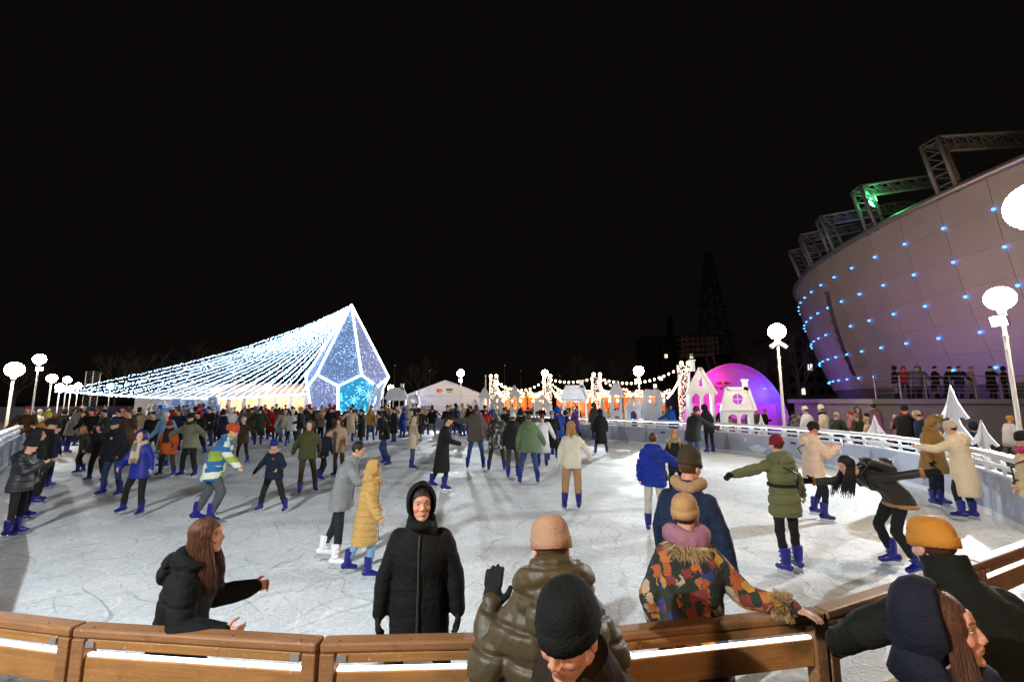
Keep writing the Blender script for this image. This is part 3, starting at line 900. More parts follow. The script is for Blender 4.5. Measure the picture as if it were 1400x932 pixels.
for i, (x0, x1, yt, st) in enumerate(((217, 232, 547, 'gable'), (233, 251, 545, 'hall'), (252, 270, 546, 'mansard'), (271, 284, 547, 'gable'), (284, 299, 543, 'mansard'))):
    house(x0, x1, yt, 36.5, st, ['leftmost blue-lit cut-out gable by the long tent', 'blue-lit cut-out hall second from the left by the long tent', 'blue-lit cut-out house in the middle of the row by the long tent',
          'small blue-lit cut-out gable second from the right by the long tent', 'rightmost blue-lit cut-out house by the long tent'][i], hmat=bm_, eave=0.74)

# white wooden trees behind the right barrier
def ply_tree(px, ytop, depth, label, hw=1.0):
    top = at(px, ytop, depth); H = top[2]
    t = empty('plywood_tree', (top[0], depth, 0), R(random.uniform(-25, 25)))
    tag(t, label, 'plywood tree', 'white plywood trees behind the right barrier')
    for q in range(2):
        pts = [(0.05, 0.0), (0.05, 0.12 * H)]
        for lv, (z0, w0) in enumerate(((0.18, 0.40), (0.42, 0.31), (0.66, 0.24))):
            w_ = w0 * H * 0.62 * hw
            pts += [(w_ * 0.55, z0 * H + 0.05), (w_ * 0.8, z0 * H - 0.02), (w_, z0 * H + 0.02), (w_ * 0.72, (z0 + 0.07) * H), (w_ * 0.35, (z0 + 0.17) * H), (w_ * 0.22, (z0 + 0.24) * H)]
        pts += [(0, H)]
        full = pts + [(-u, v) for u, v in pts[:-1][::-1]]
        a = R(90 * q)
        b = MB(); b.plate(full, [], 0.03, lambda u, v, w, a=a: (u * math.cos(a) - w * math.sin(a), u * math.sin(a) + w * math.cos(a), v))
        b.build('tree_panel', M['white'], t)
ply_tree(1299, 526, 11.6, 'largest white plywood tree standing before the terrace wall')
ply_tree(1195, 567, 13.8, 'small white plywood tree left of the largest one')
ply_tree(1341, 574, 10.3, 'white plywood tree half hidden by the person in the long cream coat')
ply_tree(1040, 566, 17.6, 'tiny white plywood tree right of the mansard cut-out house', 0.8)
ply_tree(908, 566, 22.0, 'tiny white plywood tree right of the cut-out cottage', 0.8)
ply_tree(1160, 592, 14.0, 'low white plywood tree near the two people in white coats', 0.9)

# ------------------------------------------------------------------ tents
def mat_tent(name, col, tr=0.4):
    m, nt, b = newmat(name)
    ns = N(nt, 'ShaderNodeTexNoise', Scale=1.2, Detail=3.0)
    tc = N(nt, 'ShaderNodeTexCoord'); nt.links.new(tc.outputs['Object'], ns.inputs['Vector'])
    bp = N(nt, 'ShaderNodeBump', Strength=0.4, Distance=0.1); nt.links.new(ns.outputs['Fac'], bp.inputs['Height'])
    d = N(nt, 'ShaderNodeBsdfDiffuse'); d.inputs['Color'].default_value = c4(col); nt.links.new(bp.outputs['Normal'], d.inputs['Normal'])
    t = N(nt, 'ShaderNodeBsdfTranslucent'); t.inputs['Color'].default_value = c4(col)
    mx = N(nt, 'ShaderNodeMixShader'); mx.inputs['Fac'].default_value = tr
    nt.links.new(d.outputs[0], mx.inputs[1]); nt.links.new(t.outputs[0], mx.inputs[2])
    nt.links.new(mx.outputs[0], nt.nodes['Material Output'].inputs['Surface'])
    return m
tentm = mat_tent('tent_fabric', (0.78, 0.78, 0.82))
def point_light(parent, loc, w, col, r=0.25, name='lamp_bulb'):
    ld = bpy.data.lights.new(name, 'POINT'); ld.energy = w; ld.color = col; ld.shadow_soft_size = r
    o = bpy.data.objects.new(name, ld); COL.objects.link(o); o.parent = parent; o.location = loc
    return o
def fixture(parent, loc, w, col, matname, s=6.0, hl=0.5):
    b = MB(); b.capsule((loc[0] - hl, loc[1], loc[2] + 0.12), 0.05, (loc[0] + hl, loc[1], loc[2] + 0.12), 0.05, 8)
    b.build('ceiling_lamp', emit(matname, col, s, False), parent)
    point_light(parent, (loc[0], loc[1], loc[2] - 0.1), w, col)
# gable tent
def gable_tent(x0, x1, yapex, yeave, depth, length, label, lights, col):
    pl, pr = at(x0, yeave, depth), at(x1, yeave, depth)
    za = at((x0 + x1) / 2, yapex, depth)[2]; ze = pl[2]; hw = (pr[0] - pl[0]) / 2
    t = empty('gable_tent', ((pl[0] + pr[0]) / 2, depth, 0)); tag(t, label, 'tent')
    b = MB(); b.plate([(-hw, 0), (hw, 0), (hw, ze), (0, za), (-hw, ze)], [], 0.02, lambda u, v, q: (u, q, v)); b.build('front_wall', tentm, t)
    for s in (-1, 1):
        b = MB(); b.mesh([(s * hw * 1.03, -0.1, ze - 0.05), (0, -0.1, za + 0.05), (0, length, za + 0.05), (s * hw * 1.03, length, ze - 0.05)], [(0, 1, 2, 3)]); b.build('roof_sheet', tentm, t)
        b = MB(); b.mesh([(s * hw, 0.02, 0), (s * hw, length, 0), (s * hw, length, ze), (s * hw, 0.02, ze)], [(0, 1, 2, 3)]); b.build('side_wall', tentm, t)
        b = MB(); b.bar((s * hw, -0.06, ze), (0, -0.06, za), 0.08); b.build('frame_tube', M['pole'], t)
    b = MB(); b.box((0, -0.05, ze), (hw * 2, 0.06, 0.07)); b.build('frame_tube', M['pole'], t)
    for lx, ly, w, c, nm in lights: fixture(t, (lx, ly, ze * 0.85), w, c, nm)
    return t, hw, ze, za
gt, ghw, gze, gza = gable_tent(553, 663, 520, 541, 42, 9, 'white gable tent with a sponsor board on its front',
    [(-2.2, 1.5, 120, (0.62, 0.60, 1.0), 'tent_lamp_violet'), (2.4, 1.5, 110, (1.0, 0.72, 0.75), 'tent_lamp_rose')], None)
b = MB(); b.box((0.0, -0.09, gze + 0.5), (1.95, 0.04, 0.72)); sg = b.build('sponsor_board', mat_plain('sponsor_white', (0.7, 0.7, 0.72), 0.5), gt)
for dx, c in ((-0.56, (0.55, 0.02, 0.02)), (-0.38, (0.75, 0.22, 0.02))):
    b = MB(); b.plate(circ(dx, gze + 0.5, 0.2, 20), [], 0.006, lambda u, v, q, dx=dx: (u, -0.118 - (0.008 if dx > -0.5 else 0) + q, v)); b.build('round_mark', mat_plain('mark_%d' % int(c[1] * 100), c, 0.5, var=0), sg)
b = MB(); b.box((0.45, -0.116, gze + 0.6), (0.62, 0.008, 0.17)); b.build('black_mark', M['black'], sg)
b = MB(); b.box((0.45, -0.116, gze + 0.38), (0.5, 0.008, 0.2)); b.build('green_mark', mat_plain('mark_green', (0.25, 0.45, 0.08), 0.5, var=0), sg)
# long marquee at the left, lit warm inside
LTD = 47.0
ltx0, ltx1 = at(186, 545, LTD)[0], at(440, 545, LTD)[0]
lz = at(300, 541, LTD)[2] + 0.2; lza = at(380, 525, LTD + 5)[2]
lt = empty('marquee', ((ltx0 + ltx1) / 2, LTD, 0)); tag(lt, 'long white marquee with warm-lit windows beyond the left crowd', 'tent')
hw = (ltx1 - ltx0) / 2
nb = 12
for i in range(nb):
    xa, xb = -hw + 2 * hw * i / nb, -hw + 2 * hw * (i + 1) / nb
    b = MB()
    hole = [[(xa + 0.22, 0.7), (xb - 0.22, 0.7), (xb - 0.22, lz - 0.35), (xa + 0.22, lz - 0.35)]] if i >= 5 else []
    b.plate([(xa + 0.03, 0), (xb - 0.03, 0), (xb - 0.03, lz), (xa + 0.03, lz)], hole, 0.03, lambda u, v, q: (u, q, v)); b.build('wall_panel', tentm, lt)
    if hole:
        b = MB(); b.mesh([(xa + 0.22, 0.02, 0.7), (xb - 0.22, 0.02, 0.7), (xb - 0.22, 0.02, lz - 0.35), (xa + 0.22, 0.02, lz - 0.35)], [(0, 1, 2, 3)]); b.build('window_pane', M.setdefault('film', mat_tent('clear_film', (0.92, 0.80, 0.70), 0.9)), lt)
        b = MB(); b.box(((xa + xb) / 2, -0.03, (lz + 0.35) / 2), (0.05, 0.05, lz - 1.05)); b.build('window_bar', M['pole'], lt)
    b = MB(); b.box((xa, -0.03, lz / 2), (0.09, 0.09, lz)); b.build('tent_leg', M['pole'], lt)
b = MB(); b.box((0, -0.04, lz), (2 * hw, 0.10, 0.12)); b.build('gutter', M['pole'], lt)
for i in range(4):
    xa, xb = hw - 11.2 + i * 2.8, hw - 11.2 + (i + 1) * 2.8
    b = MB(); b.mesh([(xa, 0, lz), (xb, 0, lz), (xb, 4.5, lza), (xa, 4.5, lza)], [(0, 1, 2, 3)]); b.build('roof_sheet', tentm, lt)
    fixture(lt, ((xa + xb) / 2, 2.2, lz * 0.8), 190, (1.0, 0.58, 0.30), 'marquee_lamp')
b = MB(); b.mesh([(-hw, 0, lz), (hw - 11.2, 0, lz), (hw - 11.2, 4.5, lz + 0.6), (-hw, 4.5, lz + 0.6)], [(0, 1, 2, 3)]); b.build('roof_sheet', tentm, lt)
b = MB(); b.mesh([(-hw, 5, 0), (hw, 5, 0), (hw, 5, lza), (-hw, 5, lza)], [(0, 1, 2, 3)]); b.build('back_wall', tentm, lt)
fixture(lt, (-hw + 5, 2.2, lz * 0.8), 90, (0.72, 0.6, 1.0), 'tent_lamp_violet')

# inflatable dome with the drink brand's name
DD = 27.0
dl, dr, dt_ = at(938, 560, DD), at(1066, 560, DD), at(1003, 500, DD)
drx, drz = (dr[0] - dl[0]) / 2, dt_[2]
dome = empty('dome_tent', ((dl[0] + dr[0]) / 2, DD, 0), R(-14))
tag(dome, 'inflatable dome tent glowing pink and blue with a drink brand name', 'tent')
domem = mat_tent('dome_fabric', (0.62, 0.30, 0.66), 0.5)  # pink-violet of the inner lamps partly mixed into the fabric colour
for i in range(6):        # shell segments, front to back arches
    b = MB(); rings = []
    for q in range(4):
        yy = -0.9 + (i + q / 3) * 0.62
        k_ = math.sqrt(max(0.04, 1 - max(0, yy / 3.6) ** 2)) * (1.0 if q in (0, 3) else 1.025)
        rings.append([(drx * k_ * math.cos(a), yy, drz * k_ * math.sin(a)) for a in np.linspace(0, math.pi, 25)])
    b.loft(rings, cap=False, closed=False); b.build('shell_segment', domem, dome, True)
b = MB(); pts = [(drx * 0.985 * math.cos(a), drz * 0.985 * math.sin(a)) for a in np.linspace(0, math.pi, 25)]
b.plate(pts, [arch(-drx * 0.85, drx * 0.85, 0.02, drz * 0.46, False)], 0.03, lambda u, v, q: (u, 0.25 + q, v)); b.build('front_sheet', domem, dome)
b = MB(); b.mesh([(-drx * 0.7, 2.6, 0), (drx * 0.7, 2.6, 0), (drx * 0.7, 2.6, drz * 0.5), (-drx * 0.7, 2.6, drz * 0.5)], [(0, 1, 2, 3)]); b.build('back_wall', domem, dome)
b = MB(); b.box((0, 1.4, 0.5), (drx * 0.9, 0.5, 1.0)); b.build('bar_counter', mat_plain('bar_front', (0.35, 0.05, 0.10), 0.5), dome)
fixture(dome, (-1.5, 1.0, drz * 0.62), 260, (1.0, 0.02, 0.34), 'dome_lamp_pink', 4)
fixture(dome, (-0.1, 1.2, drz * 0.42), 80, (0.9, 0.06, 0.7), 'dome_lamp_violet', 4)
fixture(dome, (1.55, 0.9, drz * 0.5), 110, (0.04, 0.08, 1.0), 'dome_lamp_blue', 4)
fixture(dome, (-0.9, -0.3, drz * 0.84), 40, (1.0, 0.05, 0.40), 'dome_lamp_pink', 4, 0.06)
fixture(dome, (1.75, -0.3, drz * 0.64), 80, (0.05, 0.10, 1.0), 'dome_lamp_blue', 4, 0.06)
redm = mat_plain('brand_red', (0.10, 0.002, 0.006), 0.6, var=0)
sgn = empty('brand_sign', (-0.42, 0.2, at(993, 532, DD)[2])); sgn.parent = dome; sgn.scale = (0.5, 0.5, 0.5)
fc = bpy.data.curves.new('lettering', 'FONT'); fc.body = 'Red Bull'; fc.size = 0.62; fc.extrude = 0.01; fc.align_x = 'CENTER'; fc.offset = 0.016
tmp_ = bpy.data.objects.new('lettering', fc); COL.objects.link(tmp_)
lme_ = bpy.data.meshes.new_from_object(tmp_.evaluated_get(bpy.context.evaluated_depsgraph_get()))
bpy.data.objects.remove(tmp_); lme_.materials.clear(); lme_.materials.append(redm)
to = link('lettering', lme_, sgn); to.rotation_euler = (R(90), 0, 0)
b = MB(); b.plate(circ(0, 0.78, 0.24, 20), [], 0.02, lambda u, v, q: (u, q, v)); em = b.build('sun_disc', mat_plain('brand_yellow', (0.65, 0.30, 0.01), 0.5, var=0), sgn)
for s in (-1, 1):
    pts = [(0.03, 0.72), (0.12, 0.60), (0.30, 0.66), (0.44, 0.56), (0.56, 0.66), (0.78, 0.60), (0.86, 0.72), (0.76, 0.70), (0.84, 0.86), (0.60, 0.84), (0.42, 0.98), (0.24, 0.98), (0.12, 0.86)]
    b = MB(); b.plate([(s * u, v) for u, v in pts], [], 0.02, lambda u, v, q: (u, -0.03 + q, v)); b.build('bull_emblem', redm, em)

# ------------------------------------------------------------------ market stalls with warm lights
def stall(px, depth, wpx, label, k):
    p = at(px, 560, depth); W = wpx / 600 * depth
    t = empty('market_stall', (p[0], depth, 0), R(random.uniform(-6, 6))); tag(t, label, 'stall', 'warm-lit market stalls beyond the cut-out houses')
    wm = mat_plain('stall_wood', (0.34, 0.14, 0.06), 0.6, var=0.3)
    b = MB(); b.box((0, 0, 0.5), (W, 0.08, 1.0)); b.build('counter', wm, t)
    for sx in (-1, 1):
        for sy in (0, 1.8):
            b = MB(); b.box((sx * W / 2, sy, 1.2), (0.1, 0.1, 2.4)); b.build('post', wm, t)
    b = MB(); b.box((0, 1.9, 1.2), (W, 0.06, 2.4)); b.build('back_wall', mat_plain('stall_back', (0.55, 0.22, 0.08), 0.6, var=0.4, scale=3), t)
    b = MB(); b.mesh([(-W * 0.56, -0.4, 2.4), (W * 0.56, -0.4, 2.4), (W * 0.5, 1.0, 3.0), (-W * 0.5, 1.0, 3.0), (-W * 0.56, 2.2, 2.4), (W * 0.56, 2.2, 2.4)], [(0, 1, 2, 3), (3, 2, 5, 4)]); rf = b.build('roof', mat_plain('stall_roof', (0.4, 0.25, 0.14), 0.6), t)
    cr = MB()
    for i in range(int(W / 0.16)):
        u = -W * 0.56 + i * 0.16 + 0.08
        zz = 2.75 + 0.42 * abs(math.sin(u * 2.4 + k))
        for q in range(3):
            cr.ell((u + random.uniform(-.05, .05), -0.42, 2.42 + (zz - 2.42) * (q + 0.5) / 3 + random.uniform(-.04, .04)), (0.05, 0.05, 0.05), n=6, m=4)
    cr.build('light_crown', M['bulb'], rf)['kind'] = 'stuff'
    for i in range(3):
        b = MB(); b.ell((-W * 0.3 + W * 0.3 * i, 0.5, 2.1), (0.12, 0.12, 0.14), n=10, m=6); b.build('pendant', M['bulb'], t)
    for i in range(7):
        b = MB(); x_ = -W * 0.42 + W * 0.14 * i
        b.capsule((x_, 1.6, 1.1 + 0.5 * (i % 2)), 0.1, (x_, 1.6, 1.35 + 0.5 * (i % 2)), 0.07, 8); b.build('goods', cloth([(0.5, 0.05, 0.03), (0.6, 0.4, 0.1), (0.1, 0.2, 0.08)][i % 3]), t)
    point_light(t, (0, -0.1, 2.15), STALL_W * 1.6, (1.0, 0.50, 0.18), 0.15)
    point_light(t, (0, -1.2, 2.7), STALL_W * 1.1, (1.0, 0.52, 0.2), 0.2, 'eave_bulb')
stall(700, 44, 40, 'market stall glowing between the first and second light columns', 0)
stall(738, 46, 30, 'narrow market stall glowing behind the second light column', 1)
stall(788, 43, 52, 'market stall glowing behind the large open cut-out hall', 2)
stall(836, 42, 36, 'market stall glowing behind the tall cut-out tower', 3)
stall(890, 40, 62, 'long market stall glowing behind the cut-out cottage', 4)
# light columns
def light_column(px, ytop, depth, label):
    p = at(px, ytop, depth); H = p[2]
    t = empty('light_column', (p[0], depth, 0)); tag(t, label, 'light column', 'lattice columns wrapped in fairy lights'); s = 0.3
    for sx in (-1, 1):
        for sy in (-1, 1):
            b = MB(); b.box((sx * s, sy * s, H / 2), (0.05, 0.05, H)); b.build('chord', M['steel'], t)
    b = MB()
    for i in range(int(H / 0.6)):
        z = i * 0.6
        for (xa, ya, xb, yb) in ((-s, -s, s, -s), (s, -s, s, s), (s, s, -s, s), (-s, s, -s, -s)):
            b.bar((xa, ya, z), (xb, yb, min(H, z + 0.6)), 0.03)
    b.build('lattice', M['steel'], t)
    b = MB()
    for i in range(420):
        f = random.choice(((1, 0), (-1, 0), (0, 1), (0, -1))); u = random.uniform(-s, s); z = random.uniform(0.2, H)
        q = np.array([f[0] * (s + .04) if f[0] else u, f[1] * (s + .04) if f[1] else u, z])
        b.mesh([q + v * 0.020 for v in tet], [(0, 1, 2), (0, 3, 1), (0, 2, 3), (1, 3, 2)])
    b.build('fairy_lights', emit('fairy_light', (1.0, 0.80, 0.62), 3.0, False), t)['kind'] = 'stuff'
    b = MB()
    for sx in (-1, 1): b.ell((sx * s * .8, -s, H + 0.12), (0.13, 0.13, 0.13), n=10, m=7)
    b.build('top_bulbs', M['bulb'], t)
    return np.array([p[0], depth, H])
cols = [light_column(675, 516, 38, 'first light-wrapped column from the left, beside the gable tent'), light_column(748, 516, 36, 'second light-wrapped column, under a globe lamp'),
        light_column(815, 514, 34, 'third light-wrapped column, right of the large open hall'), light_column(934, 499, 31, 'tallest light-wrapped column, left of the pink dome')]
bulb_me = None
def garland(p, q, sag, n, label):
    global bulb_me
    p, q = np.array(p, float), np.array(q, float)
    t = empty('bulb_garland', p); tag(t, label, 'garland', 'sagging garlands of warm bulbs')
    path = [(q - p) * u - np.array([0, 0, sag * 4 * u * (1 - u)]) for u in np.linspace(0, 1, n)]
    b = MB(); b.tube(path, 0.012, 4); b.build('cable', M['black'], t)
    if bulb_me is None:
        b = MB(); b.ell((0, 0, -0.08), (0.075, 0.075, 0.09), n=8, m=6); o = b.build('bulb', M['bulb'], t, True); bulb_me = o.data; o.location = path[1]
        rest = path[2:-1]
    else: rest = path[1:-1]
    for c in rest: link('bulb', bulb_me, t, c)
far_ = [at(705, 528, 52), at(700, 545, 50), at(780, 533, 52), at(845, 545, 50), at(860, 531, 50)]
garland(cols[0], cols[1], 1.0, 14, 'bulb garland between the first and second columns')
garland(cols[1], cols[2], 0.35, 12, 'bulb garland between the second and third columns')
garland(cols[2], cols[3], 0.8, 20, 'bulb garland between the third and tallest columns')
garland(cols[0], far_[0], 0.5, 12, 'bulb garland running back from the first column')
garland(cols[0] - [0, 0, .2], far_[1], 0.6, 22, 'dense bulb garland dropping from the first column')
garland(cols[1], far_[2], 0.5, 12, 'bulb garland running back from the second column')
garland(cols[1] - [0, 0, .2], far_[2] - [0, 0, 1.6], 0.6, 22, 'dense bulb garland dropping from the second column')
garland(cols[2] - [0, 0, .2], far_[3], 0.5, 18, 'dense bulb garland dropping from the third column')
garland(cols[2], far_[4], 0.3, 10, 'bulb garland running back from the third column')
garland(cols[3] - [0, 0, .3], at(898, 546, 40), 0.7, 24, 'dense bulb garland dropping from the tallest column')

# ------------------------------------------------------------------ arena at the right, leaning panelled bowl
AC = np.array([60.0, 28.0]); ARX, ARY, AZ0, AZ1 = 32.0, 40.0, 3.2, 15.2
def bowl(ang, v):                                   # ang from the nearest side towards the far tip, v 0..1 up
    k = 0.915 + 0.085 * v + 0.03 * math.sin(math.pi * v) * 0.4
    ps = np.array([AC[0] - ARX * k * math.cos(ang), AC[1] + ARY * k * math.sin(ang)])
    return np.array([ps[0], ps[1], AZ0 + (AZ1 - AZ0) * v])
arena = empty('arena', (AC[0], AC[1], 0)); tag(arena, 'huge leaning arena wall of panels dotted with blue lights', 'building')
A0 = np.array([AC[0], AC[1], 0])
panm = mat_plain('cladding', (0.40, 0.36, 0.33), 0.5, metal=0.1, var=0.16, scale=0.35)
NC, NR = 30, 6
angs = np.linspace(R(-26), R(100), NC + 1)
for i in range(NC):
    for j in range(NR):
        g_ = 0.0016
        rr = []
        for u, v in ((0, 0), (1, 0), (1, 1), (0, 1)):
            rr.append(bowl(angs[i] + (angs[i + 1] - angs[i]) * (u * 0.990 + 0.005), (j + v * 0.994 + 0.003) / NR) - A0)
        nrm = unit(np.cross(rr[1] - rr[0], rr[3] - rr[0]))
        inn = [p + nrm * 0.08 * (1 if np.dot(nrm, A0 - (rr[0] + A0)) > 0 else -1) for p in rr]
        b = MB(); b.mesh(rr + inn, [(0, 1, 2, 3), (0, 4, 5, 1), (1, 5, 6, 2), (2, 6, 7, 3), (3, 7, 4, 0)]); b.build('panel', panm, arena)
rings = []
for j in range(9): rings.append([(bowl(a, j / 8) - A0) * np.array([0.985, 0.985, 1]) for a in np.linspace(R(-27), R(101), 60)])
b = MB(); b.loft(rings, cap=False, closed=False); b.build('backing_wall', mat_plain('seam_dark', (0.05, 0.045, 0.045), 0.7), arena, True)
b = MB(); b.tube([bowl(a, 1.0) - A0 + np.array([0, 0, 0.18]) for a in np.linspace(R(-27), R(101), 60)], 0.26, 8); b.build('rim', M['steel'], arena, True)
b = MB(); b.loft([[(bowl(a, 0.0) - A0) * np.array([.99, .99, z]) for a in np.linspace(R(-27), R(101), 40)] for z in (0, 1)], cap=False, closed=False); b.build('base_wall', mat_plain('base_wall', (0.12, 0.11, 0.11), 0.7), arena, True)
# dark slot window
b = MB()
sl = [bowl(R(21.0 - 2.2 * v), 0.10 + 0.66 * v) - A0 for v in np.linspace(0, 1, 10)]
for i in range(9):
    e = np.array([0.14, -0.10, 0]) * 1.0; o_ = unit(np.array([-1, -0.6, 0.2])) * 0.12
    b.mesh([sl[i] - e + o_, sl[i] + e + o_, sl[i + 1] + e * 1.6 + o_, sl[i + 1] - e * 1.6 + o_], [(0, 1, 2, 3)])
b.build('slot_window', M['black'], arena)
ledm = emit('blue_led', (0.04, 0.24, 1.0), 7.0, False)
lme = None
for j in range(5):
    v = (0.055, 0.24, 0.43, 0.62, 0.81)[j]
    for i in range(1, NC + 1):
        p = bowl(angs[i], v + 0.028) - A0
        n_ = unit(bowl(angs[i], v) - np.array([AC[0] + 6, AC[1], 9]))
        if lme is None:
            b = MB(); b.ell((0, 0, 0), (0.085, 0.085, 0.07), n=8, m=6); o = b.build('blue_light', ledm, arena, True); lme = o.data; o.location = p + n_ * 0.09
        else: link('blue_light', lme, arena, p + n_ * 0.09)
# roof portal trusses standing on the rim
trussm = mat_plain('truss_paint', (0.17, 0.16, 0.155), 0.5, metal=0.2, var=0.2)
def truss(ang, hgt, span, label_mat):
    base = bowl(ang, 1.0) - A0 + np.array([0, 0, 0.3])
    inw = unit(-base * np.array([1, 1, 0])); tng = np.array([-inw[1], inw[0], 0])
    t = empty('roof_truss', base); t.parent = arena
    s = 0.55; out = -inw * 0.9
    def T(path, r, nm='tube'):
        b = MB(); b.tube(path, r, 8); return b
    tops = []
    for (a_, d_) in ((-s, 0), (s, 0), (0, 1.1)):
        foot = tng * a_ + inw * d_ ; top = foot + out + np.array([0, 0, hgt if d_ == 0 else hgt - 0.6])
        T([foot - np.array([0, 0, .4]), top], 0.13).build('leg_tube', trussm, t, True)
        tops.append(top)
        T([top, top + inw * span + np.array([0, 0, span * 0.09])], 0.10).build('chord_tube', trussm, t, True)
    br = MB()
    for i in range(5):
        u = i / 5 + 0.12
        L_ = [np.array(tng * a_ + inw * d_) + (out + np.array([0, 0, hgt if d_ == 0 else hgt - .6])) * u for a_, d_ in ((-s, 0), (s, 0), (0, 1.1))]
        for p, q in ((0, 1), (1, 2), (0, 2)): br.bar(L_[p], L_[q], 0.07)
    nn = int(span / 0.9)
    for i in range(nn):
        u0, u1 = i / nn, (i + 1) / nn
        for p, q in ((0, 1), (1, 2), (0, 2)):
            d0, d1 = inw * span * u0 + np.array([0, 0, span * .09 * u0]), inw * span * u1 + np.array([0, 0, span * .09 * u1])
            br.bar(tops[p] + d0, tops[q] + d1, 0.06); br.bar(tops[p] + d0, tops[q] + d0, 0.06)
    br.build('brace', trussm, t)
    return t, tops
tr1, _ = truss(R(-2), 3.3, 14, None)
tr2, tp2 = truss(R(7), 3.3, 12, None)
truss(R(15), 3.2, 9, None); truss(R(21.5), 3.2, 8, None); truss(R(28), 3.0, 6, None)
b = MB(); b.ell(np.array(tp2[0]) + np.array([1.4, 0.6, -1.0]), (0.25, 0.25, 0.5), n=10, m=8); b.build('green_floodlight', emit('green_lamp', (0.10, 1.0, 0.30), 14.0, False), tr2)
point_light(tr2, np.array(tp2[0]) + np.array([0.7, 0.1, -0.7]), 60, (0.08, 1.0, 0.28), 0.2, 'green_light')
tr3 = [o for o in bpy.data.objects if o.name.startswith('roof_truss')][2]
point_light(tr3, (0.8, 0.2, 1.6), 45, (0.05, 0.12, 1.0), 0.2, 'blue_light_source')

# terrace with railing in front of the arena
TY = 21.5
tx0 = at(1196, 546, TY)[0]; tz = at(1200, 545, TY)[2]
ter = empty('terrace', (tx0, TY, 0)); tag(ter, 'raised concrete terrace with a railing below the arena wall', 'terrace')
conc = mat_plain('terrace_concrete', (0.30, 0.28, 0.28), 0.8, var=0.2, scale=1.0, bump=0.2)
b = MB(); b.box((8, 3.2, tz - 0.12), (16.4, 6.6, 0.24)); b.build('deck', conc, ter)
b = MB(); b.plate([(0.5, 0), (16, 0), (16, tz - 0.25), (0.1, tz - 0.25)], [], 0.3, lambda u, v, q: (u, 0.35 + q, v)); b.build('front_wall', conc, ter)
b = MB(); b.box((0.3, 3.4, (tz - .25) / 2), (0.3, 6, tz - .26)); b.build('end_wall', conc, ter)
for i in range(14):
    b = MB(); b.box((0.05 + i * 1.22, -0.05, tz + 0.5), (0.06, 0.03, 1.25)); b.build('post', M['steel'], ter)
for z in (1.10, 0.88, 0.68, 0.48, 0.28):
    b = MB(); b.tube([(0, -0.05, tz + z), (16, -0.05, tz + z)], 0.028 if z > 1 else 0.014, 6); b.build('rail_bar', M['steel'], ter)
# small purple wash lights at the foot of the wall
def wash(x, y, z, aim, w, col, label):
    t = empty('wash_light', (x, y, z)); tag(t, label, 'floodlight')
    av = (Vector(aim) - Vector((x, y, z))).normalized()
    xx, yy, aa = basis(av); A = np.array([xx, yy, aa]).T
    b = MB(); b.box((0, 0, 0.14), (0.4, 0.3, 0.12), A); b.build('housing', M['black'], t)
    b = MB(); b.box(np.array([0, 0, .14]) + aa * 0.065, (0.34, 0.24, 0.006), A); b.build('lens', emit('lens_%.2f_%.2f' % (col[0], col[2]), col, 6.0, False), t)
    b = MB(); b.bar((0, 0, -z), (0, 0, 0.1), 0.06); b.build('stand', M['black'], t)
    ld = bpy.data.lights.new('wash_lamp', 'SPOT'); ld.energy = w; ld.spot_size = R(120); ld.spot_blend = 1.0; ld.color = col; ld.shadow_soft_size = 0.1
    o = bpy.data.objects.new('wash_lamp', ld); COL.objects.link(o); o.parent = t
    o.location = Vector((0, 0, .14)) + av * 0.12; o.rotation_euler = av.to_track_quat('-Z', 'Y').to_euler()
wash(25.5, 46, 0.5, (37, 50, 8), 1300, (0.30, 0.12, 1.0), 'violet wash light at the foot of the far end of the arena')
wash(21.0, 30, 0.5, (30.5, 31, 5.5), 900, (0.36, 0.12, 1.0), 'violet wash light at the foot of the arena wall')
wash(15.5, 19.0, 0.3, (19, 21.8, 1.2), 160, (0.42, 0.08, 1.0), 'violet wash light beside the terrace end')
lamp_post(17.5, 9.0, 5.6, 'globe lamp post lighting the arena wall from beyond the right edge', flood=True, aim=(30, 20, 13), watts=2200, warm=True, cone=75)

# ------------------------------------------------------------------ far background: pylon, blocks, bare trees, masts
darkm = mat_plain('dark_steel', (0.06, 0.055, 0.05), 0.6)
def lattice_mast(x, y, h, w0, w1, name, label, mat, n, arms=()):
    t = empty(name, (x, y, 0)); tag(t, label, name.replace('_', ' '))
    r_ = 0.012 * h if name == 'power_pylon' else 0.05
    r_ = min(r_, 0.22)
    lv = []
    for i in range(n + 1):
        u = i / n; w = w0 + (w1 - w0) * u; lv.append([np.array([sx * w, sy * w, h * u]) for sx, sy in ((-1, -1), (1, -1), (1, 1), (-1, 1))])
    for k in range(4):
        b = MB(); b.tube([lv[0][k], lv[-1][k]], r_, 4); b.build('leg', mat, t)
    b = MB()
    for i in range(n):
        for k in range(4):
            b.bar(lv[i][k], lv[i + 1][(k + 1) % 4], r_); b.bar(lv[i + 1][k], lv[i + 1][(k + 1) % 4], r_)
    b.build('bracing', mat, t)
    for (z, L) in arms:
        b = MB(); b.bar((-L, 0, z), (L, 0, z), r_ * 1.4); b.bar((-L, 0, z), (0, 0, z + L * .35), r_); b.bar((L, 0, z), (0, 0, z + L * .35), r_); b.build('cross_arm', mat, t)
pb = at(968, 345, 110)
lattice_mast(pb[0], 110, pb[2], 4.6, 0.5, 'power_pylon', 'tall dark lattice power pylon rising behind the dome', mat_plain('pylon_steel', (0.02, 0.02, 0.025), 0.8), 9, ((pb[2] * .46, 6), (pb[2] * .64, 4.5)))
mb_ = at(128, 508, 60)
lattice_mast(mb_[0], 60, mb_[2], 0.5, 0.5, 'speaker_mast', 'thin lattice mast with a crossbar beyond the left crowd', M['steel'], 9, ((mb_[2] - .3, 1.3),))
